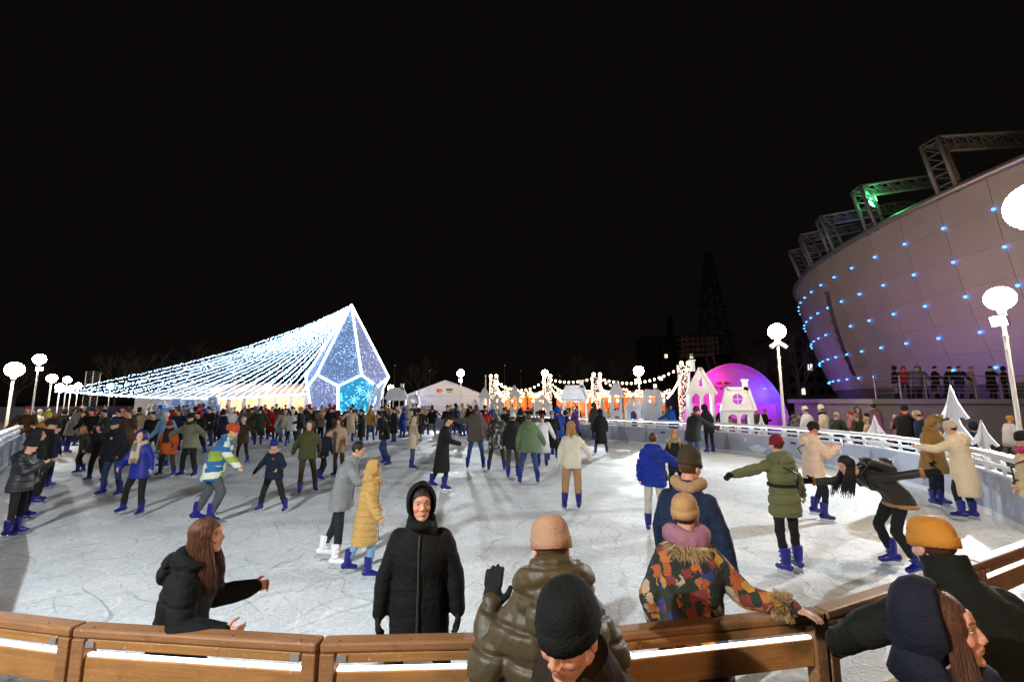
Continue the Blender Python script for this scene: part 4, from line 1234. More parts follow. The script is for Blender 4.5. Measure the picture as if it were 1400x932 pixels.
# scaffold-like framework left of the pylon
sp_ = at(955, 478, 70)
t = empty('steel_gantry', (sp_[0], 70, 0)); tag(t, 'rusty steel gantry on slanting legs left of the pylon', 'gantry')
rust = mat_plain('rust', (0.12, 0.07, 0.05), 0.7, var=0.3)
for sx in (-1, 1):
    for sy in (-1, 1):
        b = MB(); b.bar((sx * 2.6 + 1.5, sy * 1.2, 0), (sx * 2.0 - 0.5, sy * 1.2, sp_[2] - 0.5), 0.22); b.build('leg', rust, t)
for z in (0, 0.9, 1.8, 2.6):
    for sy in (-1, 1):
        b = MB(); b.bar((-3, sy * 1.2, sp_[2] - 1 + z), (2.6, sy * 1.2, sp_[2] - 0.8 + z), 0.16); b.build('beam', rust, t)
for i in range(8):
    b = MB(); b.bar((-3 + i * 0.8, -1.2, sp_[2] - 1), (-3 + i * 0.8, -1.2, sp_[2] + 2.1), 0.12); b.build('upright', rust, t)
def block(px0, px1, ytop, depth, label, cols_, rows, lit, seed):
    rr = random.Random(seed)
    a, c = at(px0, ytop, depth), at(px1, ytop, depth)
    W, H = c[0] - a[0], a[2]
    t = empty('apartment_block', ((a[0] + c[0]) / 2, depth, 0)); tag(t, label, 'building')
    b = MB(); b.box((0, 6, H / 2), (W, 12, H)); b.build('wall', mat_plain('block_wall', (0.16, 0.13, 0.12), 0.9, var=0.2, scale=0.3), t)
    b = MB(); b.box((0, 6, H + 0.3), (W + 0.8, 12.8, 0.6)); b.build('roof', darkm, t)
    ww, wh = W / cols_ * 0.5, H / rows * 0.5
    for i in range(cols_):
        for j in range(rows):
            on = (i, j) in lit
            b = MB(); b.box((-W / 2 + W * (i + .5) / cols_, -0.03, H * (j + .55) / rows), (ww, 0.12, wh))
            w_ = b.build('window', emit('lit_window_%d' % (i % 3), [(1, .72, .42), (1, .82, .6), (.9, .9, .8)][i % 3], 1.3, False) if on else mat_plain('dark_glass', (0.02, 0.02, 0.025), 0.15, var=0), t)
            b = MB(); b.box((-W / 2 + W * (i + .5) / cols_, -0.10, H * (j + .55) / rows), (0.12, 0.04, wh)); b.build('mullion', darkm, w_)
block(880, 965, 462, 190, 'far dark apartment block with a few lit windows left of the pylon', 10, 9, {(1, 2), (2, 3), (4, 5), (5, 2), (6, 4), (3, 6), (7, 6), (8, 3), (2, 1), (6, 2)}, 1)
block(985, 1030, 486, 150, 'far dark apartment block behind the pylon foot', 6, 6, {(1, 4), (3, 4), (4, 2)}, 2)
block(1072, 1160, 462, 95, 'dark brick block with one bright window between the dome and the arena', 7, 6, {(2, 3), (1, 1), (5, 1)}, 3)
ch = at(915, 432, 150)
t = empty('chimney_stack', (ch[0], 150, 0)); tag(t, 'thin dark factory chimney left of the pylon', 'chimney')
b = MB(); b.tube([(0, 0, 0), (0, 0, ch[2])], [1.6, 0.9], 12); b.build('shaft', darkm, t, True)
b = MB(); b.tube([(0, 0, ch[2] - 1), (0, 0, ch[2] + 0.2)], 1.15, 12); b.build('rim', rust, t, True)
for i, (px, dp) in enumerate(((540, 60), (588, 62), (664, 45), (690, 58), (712, 62), (765, 60))):
    p = at(px, 500 + 7 * (i % 3), dp)
    t = empty('flagpole', (p[0], dp, 0)); tag(t, ['thin mast behind the left slope of the gable tent', 'thin mast behind the ridge of the gable tent', 'white mast right of the gable tent', 'thin mast above the first light column', 'thin mast right of the first light column', 'thin mast right of the second light column'][i], 'mast')
    b = MB(); b.tube([(0, 0, 0), (0, 0, p[2])], [0.09, 0.05], 8); b.build('pole', M['pole'] if i == 2 else darkm, t, True)
    b = MB(); b.ell((0, 0, p[2] + .05), (0.09, 0.09, 0.09), n=8, m=6); b.build('finial', M['pole'], t, True)
# bare winter trees in the dark
bark = mat_plain('bark', (0.10, 0.085, 0.07), 0.9, var=0.3)
def bare_tree(x, y, h, label, seed):
    rr = random.Random(seed)
    t = empty('bare_tree', (x, y, 0)); tag(t, label, 'tree', 'bare winter trees behind the rink')
    tb, cb = MB(), MB()
    tb.tube([(0, 0, 0), (rr.uniform(-.2, .2), 0, h * .3), (rr.uniform(-.3, .3), 0, h * .55)], [h * .022, h * .016, h * .01], 7)
    def br(p, d, L, r, lv):
        q = p + d * L
        cb.tube([p, p + d * L * .5 + np.array([rr.uniform(-1, 1), rr.uniform(-1, 1), rr.uniform(0, 1)]) * L * .06, q], [r, r * .75, r * .5], 4 if lv < 3 else 3)
        if lv >= 4: return
        for k in range(3 if lv < 3 else 2):
            nd = unit(d + np.array([rr.uniform(-.8, .8), rr.uniform(-.8, .8), rr.uniform(-.15, .6)]))
            br(p + d * L * rr.uniform(.45, 1), nd, L * rr.uniform(.55, .8), r * .55, lv + 1)
    for k in range(6):
        a = rr.uniform(0, 6.28)
        br(np.array([0, 0, h * rr.uniform(.25, .52)]), unit(np.array([math.cos(a) * .6, math.sin(a) * .6, rr.uniform(.6, 1.2)])), h * .26, h * .009, 0)
    tb.build('trunk', bark, t, True); cb.build('crown', bark, t)
for i, (px, yt, dp, lb) in enumerate(((165, 478, 66, 'bare tree above the left end of the canopy'), (205, 470, 70, 'bare tree second from the left above the canopy'), (240, 482, 68, 'bare tree behind the middle of the canopy, shorter than its neighbours'),
        (285, 462, 74, 'tallest bare tree behind the canopy'), (330, 476, 70, 'bare tree behind the upper part of the canopy'), (30, 480, 60, 'bare tree at the left edge behind the first lamp'),
        (1085, 448, 62, 'bare tree beside the right-hand lamp post'), (1035, 470, 66, 'bare tree rising behind the dome'), (575, 486, 75, 'bare tree left of the gable tent ridge'), (790, 482, 78, 'bare tree behind the stalls, centre'), (850, 476, 80, 'bare tree behind the stalls, right of centre'))):
    p = at(px, yt, dp); bare_tree(p[0], dp, p[2], lb, 40 + i)
# low dark walls closing the plaza left and right
for (x0, y0, x1, y1, h, lb) in ((-60, 30, -38, 64, 1.5, 'dark fence wall beyond the left lamps'), (12.5, 36, 27, 45, 2.6, 'dark blue hoarding between the dome and the arena')):
    c, L, rz = panel_frame((x0, y0), (x1, y1))
    t = empty('hoarding', (c[0], c[1], 0), rz); tag(t, lb, 'fence')
    for i in range(int(L / 2.4)):
        b = MB(); b.box((-L / 2 + 1.2 + i * 2.4, 0, h / 2), (2.36, 0.06, h)); b.build('panel', mat_plain('hoarding_blue', (0.015, 0.017, 0.04), 0.6, var=0.2), t)
        b = MB(); b.box((-L / 2 + i * 2.4, 0.02, h / 2), (0.08, 0.1, h + .05)); b.build('post', darkm, t)

# ------------------------------------------------------------------ people
SK = {'fair': (0.56, 0.31, 0.21), 'pale': (0.62, 0.38, 0.28), 'red': (0.52, 0.24, 0.15), 'tan': (0.44, 0.22, 0.14)}
BLACK, NAVY, JEAN, GREY = (0.012, 0.012, 0.013), (0.012, 0.018, 0.05), (0.03, 0.065, 0.16), (0.16, 0.17, 0.19)
CREAM, BEIGE, TAN_, OLIVE = (0.62, 0.54, 0.42), (0.45, 0.30, 0.18), (0.40, 0.24, 0.09), (0.075, 0.08, 0.03)
HB, HD, HBL, HR = (0.07, 0.03, 0.014), (0.014, 0.009, 0.007), (0.36, 0.20, 0.08), (0.080, 0.030, 0.013)
A_down = ((.24, .02, -1), (.10, .22, -1)); A_bent = ((.28, -.1, -1), (.0, .9, -.25)); A_out = ((.8, .1, -.6), (.85, .25, -.45))
A_half = ((.5, .05, -.85), (.38, .45, -.75)); A_phone = ((.2, .45, -.8), (-.3, .72, .55)); A_pocket = ((.34, -.15, -1), (-.12, .45, -.8))
A_back = ((.3, -.5, -.8), (.15, -.45, -.9)); A_fold = ((.25, .12, -1), (-.62, .62, .12)); A_hold = ((.55, .1, -.8), (.75, .35, -.5))
L_st = ((.07, .03, -1), (.02, -.06, -1)); L_fwd = ((.08, .28, -1), (.04, -.12, -1)); L_back = ((.13, -.24, -1), (.1, -.42, -1))
L_bent = ((.12, .42, -.9), (.05, -.34, -.95)); L_side = ((.36, .04, -1), (.28, -.12, -1)); L_wide = ((.2, .06, -1), (.14, -.08, -1))

def rotx(a): c, s = math.cos(a), math.sin(a); return np.array([[1, 0, 0], [0, c, -s], [0, s, c]])
def roty(a): c, s = math.cos(a), math.sin(a); return np.array([[c, 0, s], [0, 1, 0], [-s, 0, c]])
def rotz(a): c, s = math.cos(a), math.sin(a); return np.array([[c, -s, 0], [s, c, 0], [0, 0, 1]])

def pose(S):
    """joint positions in metres for a figure of stature 1.72 scaled by S['k']"""
    J = {}
    lift = 0.065 if S.get('skates', True) else 0.0
    lean, tw, side = R(S.get('lean', 4)), R(S.get('twist', 0)), R(S.get('tilt', 0))
    T = rotx(-lean) @ roty(side) @ rotz(tw)
    P = np.zeros(3)
    fem = S.get('fem', False)
    sw = 0.17 if fem else 0.19
    J['T'] = T
    J['P'] = P
    bend = rotx(-lean * 0.25)
    J['W'] = P + rotx(-lean * 0.75) @ roty(side * .7) @ np.array([0, 0, .2])
    J['N'] = J['W'] + bend @ T @ np.array([0, 0.0, .32])
    Tn = bend @ T
    J['Tn'] = Tn
    J['sp'] = Tn
    hp, hy, hr = S.get('head', (0, 0, 0))
    Hm = Tn @ rotx(lean * 0.75) @ rotz(R(hy)) @ rotx(-R(hp)) @ roty(R(hr))
    J['Hm'] = Hm
    J['H'] = J['N'] + unit(Tn @ np.array([0, 0.02, 0.09])) * 0.09 + Hm @ np.array([0, 0.012, 0.085])
    for sd, sg in (('R', 1), ('L', -1)):
        arm = S.get('arm' + sd, S.get('arms', A_down))
        sh = J['N'] + Tn @ np.array([sg * sw, 0, -.055])
        d1 = unit(np.array(arm[0]) * [sg, 1, 1]); d2 = unit(np.array(arm[1]) * [sg, 1, 1])
        if S.get('armframe'): d1, d2 = Tn @ d1, Tn @ d2
        J['S' + sd] = sh; J['E' + sd] = sh + d1 * .285; J['H' + sd] = J['E' + sd] + d2 * .25; J['D' + sd] = d2
        leg = S.get('leg' + sd, S.get('legs', L_st))
        hip = P + np.array([sg * .092, 0, -.02])
        d1 = unit(np.array(leg[0]) * [sg, 1, 1]); d2 = unit(np.array(leg[1]) * [sg, 1, 1])
        J['I' + sd] = hip; J['K' + sd] = hip + d1 * .43; J['A' + sd] = J['K' + sd] + d2 * .41; J['B' + sd] = d2
    z0 = min(J['AR'][2], J['AL'][2]) - 0.085 - lift
    for k in list(J):
        if k in ('T', 'Tn', 'Hm', 'sp') or k[0] in 'DB': continue
        J[k] = J[k] - np.array([0, 0, z0])
    J['top'] = (J['H'] + J['Hm'] @ np.array([0, 0, .12]))[2]
    return J

def folds(o, amp, freq, seed, quilt=0, depth=.012):
    me = o.data; n = len(me.vertices)
    co = np.empty(n * 3); me.vertices.foreach_get('co', co); co = co.reshape(-1, 3)
    no = np.empty(n * 3); me.vertices.foreach_get('normal', no); no = no.reshape(-1, 3)
    r_ = np.random.default_rng(seed)
    h = np.zeros(n)
    for i in range(7):
        f = freq * 1.45 ** i
        d1, d2 = r_.normal(0, 1, 3) * [1, 1, 1.6], r_.normal(0, 1, 3)
        w = 1.4 * np.sin(co @ d2 * f * .55 + r_.uniform(0, 6))
        h += (1 - 2 * np.abs(np.sin(co @ d1 * f * .5 + w + r_.uniform(0, 6))) ** .7) / 1.45 ** i
    h = h * amp / 3
    if quilt:                                              # stitched lines between the down chambers
        w = co[:, 2] + .012 * np.sin(co[:, 0] * 11 + seed) + .010 * np.sin(co[:, 1] * 13)
        t = np.abs((w / quilt) % 1 - .5) * quilt
        h += depth * (.45 - np.exp(-(t / .011) ** 2) * 1.15)
    co = co + no * h[:, None]
    me.vertices.foreach_set('co', co.ravel()); me.update()
def add_hand(b, p, d, side, curl, k, inflate=0.0, spread=1.0, normal=None, fist=False):
    d = unit(d); sg = 1 if side == 'R' else -1
    n = np.array([-sg, 0.0, 0.0]) if normal is None else np.asarray(normal, float)
    n = unit(n - d * np.dot(n, d)) if np.linalg.norm(n - d * np.dot(n, d)) > .1 else basis(d)[0]
    ac = np.cross(d, n) * sg                              # towards the thumb
    A = np.array([ac, d, n]).T
    b.ell(p + d * .045 * k, ((.042 + inflate) * k, (.055 + inflate) * k, (.017 + inflate) * k), A, 10, 7)
    for i, (o, L) in enumerate(((.030, .070), (.010, .080), (-.011, .074), (-.031, .058))):
        q = p + d * .085 * k + ac * o * k
        c = curl * (1 + .12 * i)
        prev = q; dd = unit(d + ac * o * 2.0 * spread)
        for s, fr in enumerate((.45, .32, .23)):
            dd = unit(dd * math.cos(c) + n * math.sin(c))
            nx = prev + dd * L * fr * k
            b.capsule(prev, (.0095 - s * .001 + inflate) * k, nx, (.0088 - s * .001 + inflate) * k, 7, 2)
            prev = nx
    q = p + d * .022 * k + ac * .034 * k
    t1 = q + unit(ac * .75 + d * .65 + n * .25) * .042 * k
    t2 = t1 + unit(ac * .25 + d * .85 + n * (.3 + curl * .6)) * .034 * k
    b.capsule(q, (.014 + inflate) * k, t1, (.011 + inflate) * k, 7, 2); b.capsule(t1, (.011 + inflate) * k, t2, (.009 + inflate) * k, 7, 2)

def add_head(b, H, Hm, k, detail, ears=True):
    def e(c, r, nn=12, mm=8): b.ell(H + Hm @ np.array(c) * k, np.array(r) * k, Hm, nn, mm)
    def cp(p, r0, q, r1): b.capsule(H + Hm @ np.array(p) * k, r0 * k, H + Hm @ np.array(q) * k, r1 * k, 8, 3)
    e((0, -.012, .030), (.075, .092, .088), 18, 12)
    e((0, .022, -.012), (.064, .066, .088), 16, 10)
    e((0, .035, -.058), (.050, .052, .048), 14, 9)
    e((0, .072, -.094), (.020, .016, .016))
    if detail:
        for s in (-1, 1):
            e((s * .036, .058, -.022), (.024, .024, .024)); e((s * (.076 if ears else .06), -.008, -.008), (.010, .018, .031)); e((s * .012, .093, -.028), (.010, .010, .008))
            cp((s * .014, .084, .030), .009, (s * .044, .070, .030), .009)
            cp((s * .049, .01, -.062), .012, (s * .02, .062, -.092), .014)
            e((s * .031, .070, .012), (.0145, .013, .012))
        e((0, .072, .045), (.040, .018, .024))
        cp((0, .082, .022), .0075, (0, .099, -.018), .0105); e((0, .100, -.023), (.0105, .0105, .009))
        e((0, .085, -.047), (.020, .011, .0062)); e((0, .083, -.060), (.018, .011, .0075)); e((0, .080, -.052), (.027, .008, .012))
    else:
        cp((0, .078, .022), .008, (0, .098, -.020), .012)
        for s in (-1, 1): e((s * .074, -.008, -.008), (.011, .018, .03))

def paint(o, H, Hm, k, skin, hair, smile=False):
    me = o.data
    n = len(me.vertices)
    co = np.empty(n * 3); me.vertices.foreach_get('co', co); co = co.reshape(-1, 3)
    hq = (co - H) @ Hm / k
    c = np.tile(np.array(skin), (n, 1))
    a = me.color_attributes.new('Col', 'FLOAT_COLOR', 'POINT')
    a.data.foreach_set('color', np.concatenate([c, np.ones((n, 1))], 1).ravel())
    v = me.attributes.new('headpos', 'FLOAT_VECTOR', 'POINT')
    v.data.foreach_set('vector', hq.astype(np.float32).ravel())
    o.color = (hair[0], hair[1], hair[2], 1)
    me.materials.clear(); me.materials.append(M['skin_smile'] if smile else M['skin'])

BOOT = {}
def boots(root, J, k, skates, boot_mat, lo):
    key = (skates, lo)
    if key not in BOOT:
        b = MB()
        b.tube([(0, -.012, .205), (0, -.012, .10), (0, -.004, 0.0)], [.070, .064, .056], 14)
        b.capsule((0, -.055, -.035), .047, (0, .06, -.036), .045, 12); b.capsule((0, .05, -.042), .044, (0, .135, -.050), .036, 12)
        if not lo and skates:
            for z in (.03, .09, .15): b.capsule((-.05, .045, z), .012, (.05, .045, z), .012, 8)
        o = b.build('skate_boot', M['skate'], None); job(o, .014 if lo else .008, 2, post=None)
        b2 = MB()
        if skates:
            b2.box((0, .03, -.100), (.012, .21, .034)); b2.box((0, .03, -.128), (.005, .265, .028))
            b2.box((0, -.05, -.088), (.05, .05, .02)); b2.box((0, .10, -.088), (.05, .06, .02))
        o2 = b2.build('blade', M['blade'], None) if skates else None
        BOOT[key] = (o, o2, [])
    return BOOT[key]
def place_boots(root, J, k, skates, boot_mat, lo):
    tmpl, bl, users = boots(root, J, k, skates, boot_mat, lo)
    for sd, sg in (('R', 1), ('L', -1)):
        up = unit(np.array([0, 0, 1]) * .55 - J['B' + sd] * .45)
        fw = np.array([sg * .18, 1, 0]); fw = unit(fw - up * np.dot(fw, up)); x = np.cross(fw, up)
        e = empty('skate' if skates else 'shoe'); e.parent = root
        mt = Matrix(np.array([x, fw, up]).T.tolist()).to_4x4()
        e.matrix_local = Matrix.Translation(J['A' + sd] * 1.0) @ mt @ Matrix.Scale(k, 4)
        users.append((e, boot_mat))

def person(S):
    """S: px, foot/depth, head pixel rows place and scale the figure; the rest is pose and clothing"""
    J = pose(S)
    if 'pos' in S: x, y = S['pos']; topz = S['topz']
    elif 'depth' in S:
        p = at(S['px'], S['head_y'], S['depth']); x, y, topz = p[0], p[1], p[2]
    else:
        gp = ground(S['px'], S['foot']); p = at(S['px'], S['head_y'], gp[1]); x, y, topz = gp[0], gp[1], p[2]
    k = S['k'] if 'k' in S else topz / J['top']
    dist = math.hypot(x, y)
    for q in list(J):
        if q in ('T', 'Tn', 'Hm', 'sp', 'top') or q[0] in 'DB': continue
        J[q] = J[q] * k
    near_ = dist < 4.2
    vox = min(.03, max(.0052, dist * .0017))
    jv = max(vox, .008)
    gl = 0.012
    if 'depth' in S:                                       # place by the head, not the feet
        fa_ = R(S.get('face', 0)); hx, hy = J['H'][0], J['H'][1]
        x -= hx * math.cos(fa_) - hy * math.sin(fa_); y -= hx * math.sin(fa_) + hy * math.cos(fa_)
    root = empty('person', (x, y, gl if S.get('skates', True) else 0.0), R(S.get('face', 0)))
    tag(root, S['label'], 'person', S.get('group'))
    Tn, Hm, H = J['Tn'], J['Hm'], J['H']
    bulk = S.get('bulk', 1.0)
    skin = SK[S.get('skin', 'fair')]
    hairc = S.get('hair', HB)
    fem = S.get('fem', False)
    # --- body: one continuous surface
    b = MB()
    add_head(b, H, Hm, k, dist < 9, not S.get('hairlen') and S.get('hood') != 'up')
    b.capsule(J['N'] - Tn @ np.array([0, 0, .05]) * k, .062 * k, H - Hm @ np.array([0, .02, .06]) * k, .052 * k, 12)
    b.capsule(J['P'], .115 * k, J['W'], .11 * k, 12); b.capsule(J['W'], .11 * k, J['N'] - Tn @ np.array([0, 0, .12]) * k, .115 * k, 12)
    for sd in 'RL':
        sb_ = J['S' + sd] - Tn @ np.array([(.036 if sd == 'R' else -.036), 0, .034]) * k
        b.capsule(J['N'] - Tn @ np.array([0, 0, .1]) * k, .06 * k, sb_, .034 * k, 10)
        b.capsule(sb_, .032 * k, J['E' + sd], .032 * k, 10); b.capsule(J['E' + sd], .038 * k, J['H' + sd], .027 * k, 10)
        if not S.get('gloves') or sd in S.get('bare', ''):
            add_hand(b, J['H' + sd], J['D' + sd] + np.array(S.get('wrist' + sd, (0, 0, 0))), sd, S.get('curl' + sd, S.get('curl', .45)), k * .98, normal=S.get('palm' + sd))
        b.capsule(J['I' + sd], .08 * k, J['K' + sd], .052 * k, 10); b.capsule(J['K' + sd], .05 * k, J['A' + sd], .036 * k, 10)
        b.capsule(J['A' + sd], .034 * k, J['A' + sd] + np.array([0, .035, -.03]) * k, .024 * k, 8)
    o = b.build('body', M['skin'], root)
    job(o, vox * (0.85 if near_ else 1), 1 if near_ else 2, 0.45 if near_ else None,
        lambda o, H=H, Hm=Hm, k=k: paint(o, H, Hm, k, skin, hairc, S.get('smile', False)))
    # --- trousers
    tm = S.get('tmat') or cloth(S.get('trousers', BLACK))
    wd = S.get('wide', 1.0)
    b = MB(); b.ell((J['IR'] + J['IL']) / 2 + np.array([0, -.01, .03]) * k, np.array([.172, .125, .125]) * k * (1.0 if wd < 1.2 else 1.05), None, 16, 10)
    for sd in 'RL':
        b.capsule(J['I' + sd], .094 * k * (.5 + .5 * wd), J['K' + sd], .068 * k * wd, 12)
        end = J['K' + sd] + (J['A' + sd] - J['K' + sd]) * (S.get('tlen', .76 if S.get('skates', True) else .92))
        b.capsule(J['K' + sd], .068 * k * wd, end, .054 * k * wd, 12)
        b.ell(J['K' + sd] + (end - J['K' + sd]) * .62, np.array([.066, .066, .05]) * k * wd, None, 12, 8)
    o = b.build('trousers', tm, root); job(o, max(vox, .011), 4, post=(lambda o, sd_=len(JOBS): folds(o, .011 * k, 9.0, sd_)) if dist < 11 else None)
    # --- jacket
    jm = S.get('jmat') or cloth(S.get('jacket', BLACK), S.get('gloss', False))
    hem = S.get('hem', .12); quilt = S.get('quilt', 0)
    b = MB()
    stops = [(-hem, .212, .158), (-hem * .5, .206, .156), (0, .20, .152), (.12, .188, .142), (.2, .185, .140), (.32, .205, .146), (.40, .208, .140), (.455, .185, .122), (.50, .125, .100), (.545, .092, .094)]
    if S.get('belt'): stops[3], stops[4] = (.12, .172, .130), (.2, .170, .128)
    if hem > .3: stops[0] = (-hem, .25, .20); stops[1] = (-hem * .5, .228, .175)
    us = np.arange(-hem, .5451, .016 if quilt else .03); us = np.append(us, .545)
    rings = []
    fs = .93 if fem else 1.0
    for u in us:
        rx = np.interp(u, [s[0] for s in stops], [s[1] for s in stops]) * bulk * fs; ry = np.interp(u, [s[0] for s in stops], [s[2] for s in stops]) * bulk * fs
        if quilt:
            w_ = abs(math.sin(math.pi * (u + hem) / quilt)) ** .45; rx *= .945 + .065 * w_; ry *= .93 + .085 * w_
        if u < 0:
            dn = unit(J['P'] - J['W']) * .35 + np.array([0, 0, -1]) * .65
            c = J['P'] + unit(dn) * (-u) * k; ax = np.array([1, 0, 0]); ay = np.array([0, 1, 0])
        elif u < .2:
            c = J['P'] + (J['W'] - J['P']) * (u / .2); ax = np.array([1., 0, 0]); ay = unit(np.cross(unit(J['W'] - J['P']), ax))
        else:
            c = J['W'] + (J['N'] - J['W']) * ((u - .2) / .32); ax = Tn @ np.array([1., 0, 0]); ay = Tn @ np.array([0, 1., 0])
        rings.append(b.ring(c, ax, ay, rx * k, ry * k, 22, 2.3))
    b.loft(rings)
    ab = max(1, bulk) * (1.06 if bulk > 1.05 else 1)
    for sd in 'RL':
        bul = .09 if quilt else 0
        s0 = J['S' + sd] - Tn @ np.array([(.034 if sd == 'R' else -.034), 0, .026]) * k
        b.capsule(s0, .076 * k * ab * fs, J['E' + sd], .064 * k * ab, 14, 4, bul, quilt or .1)
        b.capsule(J['E' + sd], .064 * k * ab, J['H' + sd] - J['D' + sd] * .0 * k, .050 * k * ab, 14, 3, bul, quilt or .1)
    hoodtype = S.get('hood')
    if hoodtype == 'down':
        hp_ = []
        for a in np.linspace(R(-35), R(215), 15):
            r = .112 * k
            hp_.append(J['N'] + Tn @ (np.array([r * math.cos(a) * 1.12, -r * math.sin(a) * 0.95 + .012 * k, .015 * k + (.03 + S.get('hoodrise', 0)) * k * max(0, math.sin(a))])))
        hr_ = [(.030 + .024 * math.sin(math.pi * i / 14)) * k * bulk * S.get('hoodbig', 1) for i in range(15)]
        b.tube(hp_, hr_, 12)
        b.tube([c - Tn @ (np.array([0, 0, .05 + S.get('hoodrise', 0) * .5]) * k) for c in hp_[2:-2]], hr_[2:-2], 12)
        b.ell(J['N'] + Tn @ (np.array([0, -.15, -.05]) * k), np.array([.115, .05, .09]) * k * bulk, Tn, 14, 9)
    if hoodtype == 'collar':
        b.tube([J['N'] + Tn @ (np.array([0, 0, -.02]) * k), J['N'] + Tn @ (np.array([0, .0, S.get('collarh', .09)]) * k)], [.112 * k, .100 * k], 18)
    o = b.build('coat' if hem > .3 else 'jacket', jm, root); job(o, jv, 3 if not quilt else 1, post=(lambda o, sd_=len(JOBS): folds(o, (.011 if quilt else .016) * k, 7.0, sd_, quilt * k, .013 * k)) if dist < 11 else None)
    if quilt or near_:
        pass
    if near_ or dist < 8:
        # zip placket and pocket seams down the front
        b = MB()
        path = []
        for u in np.linspace(-hem + .03, .5, 12):
            ry = np.interp(u, [s[0] for s in stops], [s[2] for s in stops]) * bulk * fs
            if u < 0: path.append(J['P'] + np.array([0, ry * k + .004, u * k]))
            elif u < .2: path.append(J['P'] + (J['W'] - J['P']) * (u / .2) + np.array([0, ry * k * math.cos(R(S.get('lean', 4))) + .004, -ry * k * math.sin(R(S.get('lean', 4)))]))
            else: path.append(J['W'] + (J['N'] - J['W']) * ((u - .2) / .32) + Tn @ np.array([0, ry * k + .003, 0]))
        b.tube(path, .006 * k, 5); b.build('zip', mat_plain('zip_grey', (0.07, 0.07, 0.07), 0.35, metal=.5), root)
    if S.get('belt'):
        b = MB(); rr = []
        for dz in (-.022, .022):
            rr.append(b.ring(J['P'] + (J['W'] - J['P']) * .8 + np.array([0, 0, dz * k]), np.array([1., 0, 0]), np.array([0, 1., 0]), .182 * bulk * k, .142 * bulk * k, 24, 2.3))
        b.loft(rr, cap=False); b.build('belt', cloth(S['belt']), root)
    if S.get('trim'):
        hc = J['P'] + unit(unit(J['P'] - J['W']) * .35 + np.array([0, 0, -1]) * .65) * hem * k
        b = MB(); ring_ = b.ring(hc, np.array([1., 0, 0]), np.array([0, 1., 0]), .207 * k * bulk * fs, .157 * k * bulk * fs, 20, 2.3)
        b.tube(ring_ + [ring_[0]], .026 * k, 8); b.build('hem_trim', cloth(S['trim'], knit=True), root, True)
        for sd in 'RL':
            b = MB(); x_, y_, a_ = basis(J['D' + sd]); rg = b.ring(J['H' + sd], x_, y_, .046 * k, .046 * k, 12); b.tube(rg + [rg[0]], .022 * k, 8)
            b.build('cuff_trim', cloth(S['trim'], knit=True), root, True)
    # --- hood up: a shell round the head with a face opening
    if hoodtype == 'up':
        b = MB(); rings = []
        hc = cloth(S['hoodcol'], S.get('gloss', False)) if S.get('hoodcol') else jm
        op = S.get('hood_open', .055)
        prof = [(op - .012, .80, -.004), (op + .012, .90, 0), (op - .005, .99, 0), (op - .04, 1.03, 0), (-.03, 1.06, 0), (-.075, .97, 0), (-.11, .78, -.01), (-.135, .46, -.02), (-.143, .04, -.02)]
        for yy, s, dz in prof:
            rg = []
            for q in range(26):
                a = 2 * math.pi * q / 26
                sx, sz = math.cos(a), math.sin(a)
                wx = .108 * s; hz = (.142 if sz > 0 else .150) * s
                if sz > 0: sx = math.copysign(abs(sx) ** 1.12, sx)
                wob = 1 + .02 * math.sin(a * 5 + yy * 60)
                rg.append(H + Hm @ (np.array([sx * wx * wob, yy - .012 + (-.02 if sz < -.5 else 0), .018 + sz * hz * wob + dz]) * k))
            rings.append(rg)
        b.loft(rings, cap=False)
        b.tube([J['N'] + Tn @ (np.array([0, -.03, -.03]) * k), J['N'] + Tn @ (np.array([0, -.02, .05]) * k), H + Hm @ (np.array([0, -.02, -.10]) * k)], [.125 * k, .11 * k, .10 * k], 18)
        b.ell(H + Hm @ (np.array([0, .036, -.142]) * k), np.array([.092, .080, .044]) * k, Hm, 16, 10)
        o = b.build('hood', hc, root, True)
        if S.get('fur'):
            fb = MB()
            for q in range(1100):
                a = random.uniform(0, 6.283)
                sx, sz = math.cos(a), math.sin(a)
                p = H + Hm @ (np.array([sx * .100, op + random.uniform(-.02, .02), .018 + sz * .136]) * k)
                d = unit(Hm @ np.array([sx * .8 + random.gauss(0, .4), random.uniform(-.3, .8), sz * .8 + random.gauss(0, .4)]))
                w = unit(np.cross(d, rng.normal(0, 1, 3))) * .006 * k
                L_ = random.uniform(.04, .085) * k
                fb.mesh([p - w, p + w, p + d * L_], [(0, 1, 2)])
            fb.build('fur_trim', cloth(S['fur'], knit=True), o)
    # --- hair
    long_ = S.get('hairlen', 0)
    hat = S.get('hat')
    if hoodtype != 'up' or long_ or dist < 9:
        b = MB()
        nu, rows = 28, 9
        rings = []
        for i in range(rows):
            rg = []
            for q in range(nu):
                a = 2 * math.pi * q / nu                      # 0 = right, 90 deg = front
                fr = math.sin(a)
                zlow = np.interp(fr, [-1, -.2, .3, .75, 1], [-.095, -.06, -.02, .055, .068])
                el0 = math.asin(max(-.95, min(.95, (zlow - .03) / .098)))
                el = el0 + (math.pi / 2 * .985 - el0) * i / (rows - 1)
                wv = (1 + .02 * math.sin(a * 9 + el * 5)) * (.955 if hat else .985 if hoodtype == 'up' else 1)
                rg.append(H + Hm @ (np.array([math.cos(a) * math.cos(el) * .081 * wv, fr * math.cos(el) * .098 * wv - .013, .032 + math.sin(el) * .097 * wv]) * k))
            rings.append(rg)
        b.loft(rings, cap=False); b.mesh(rings[-1], [tuple(range(nu))])
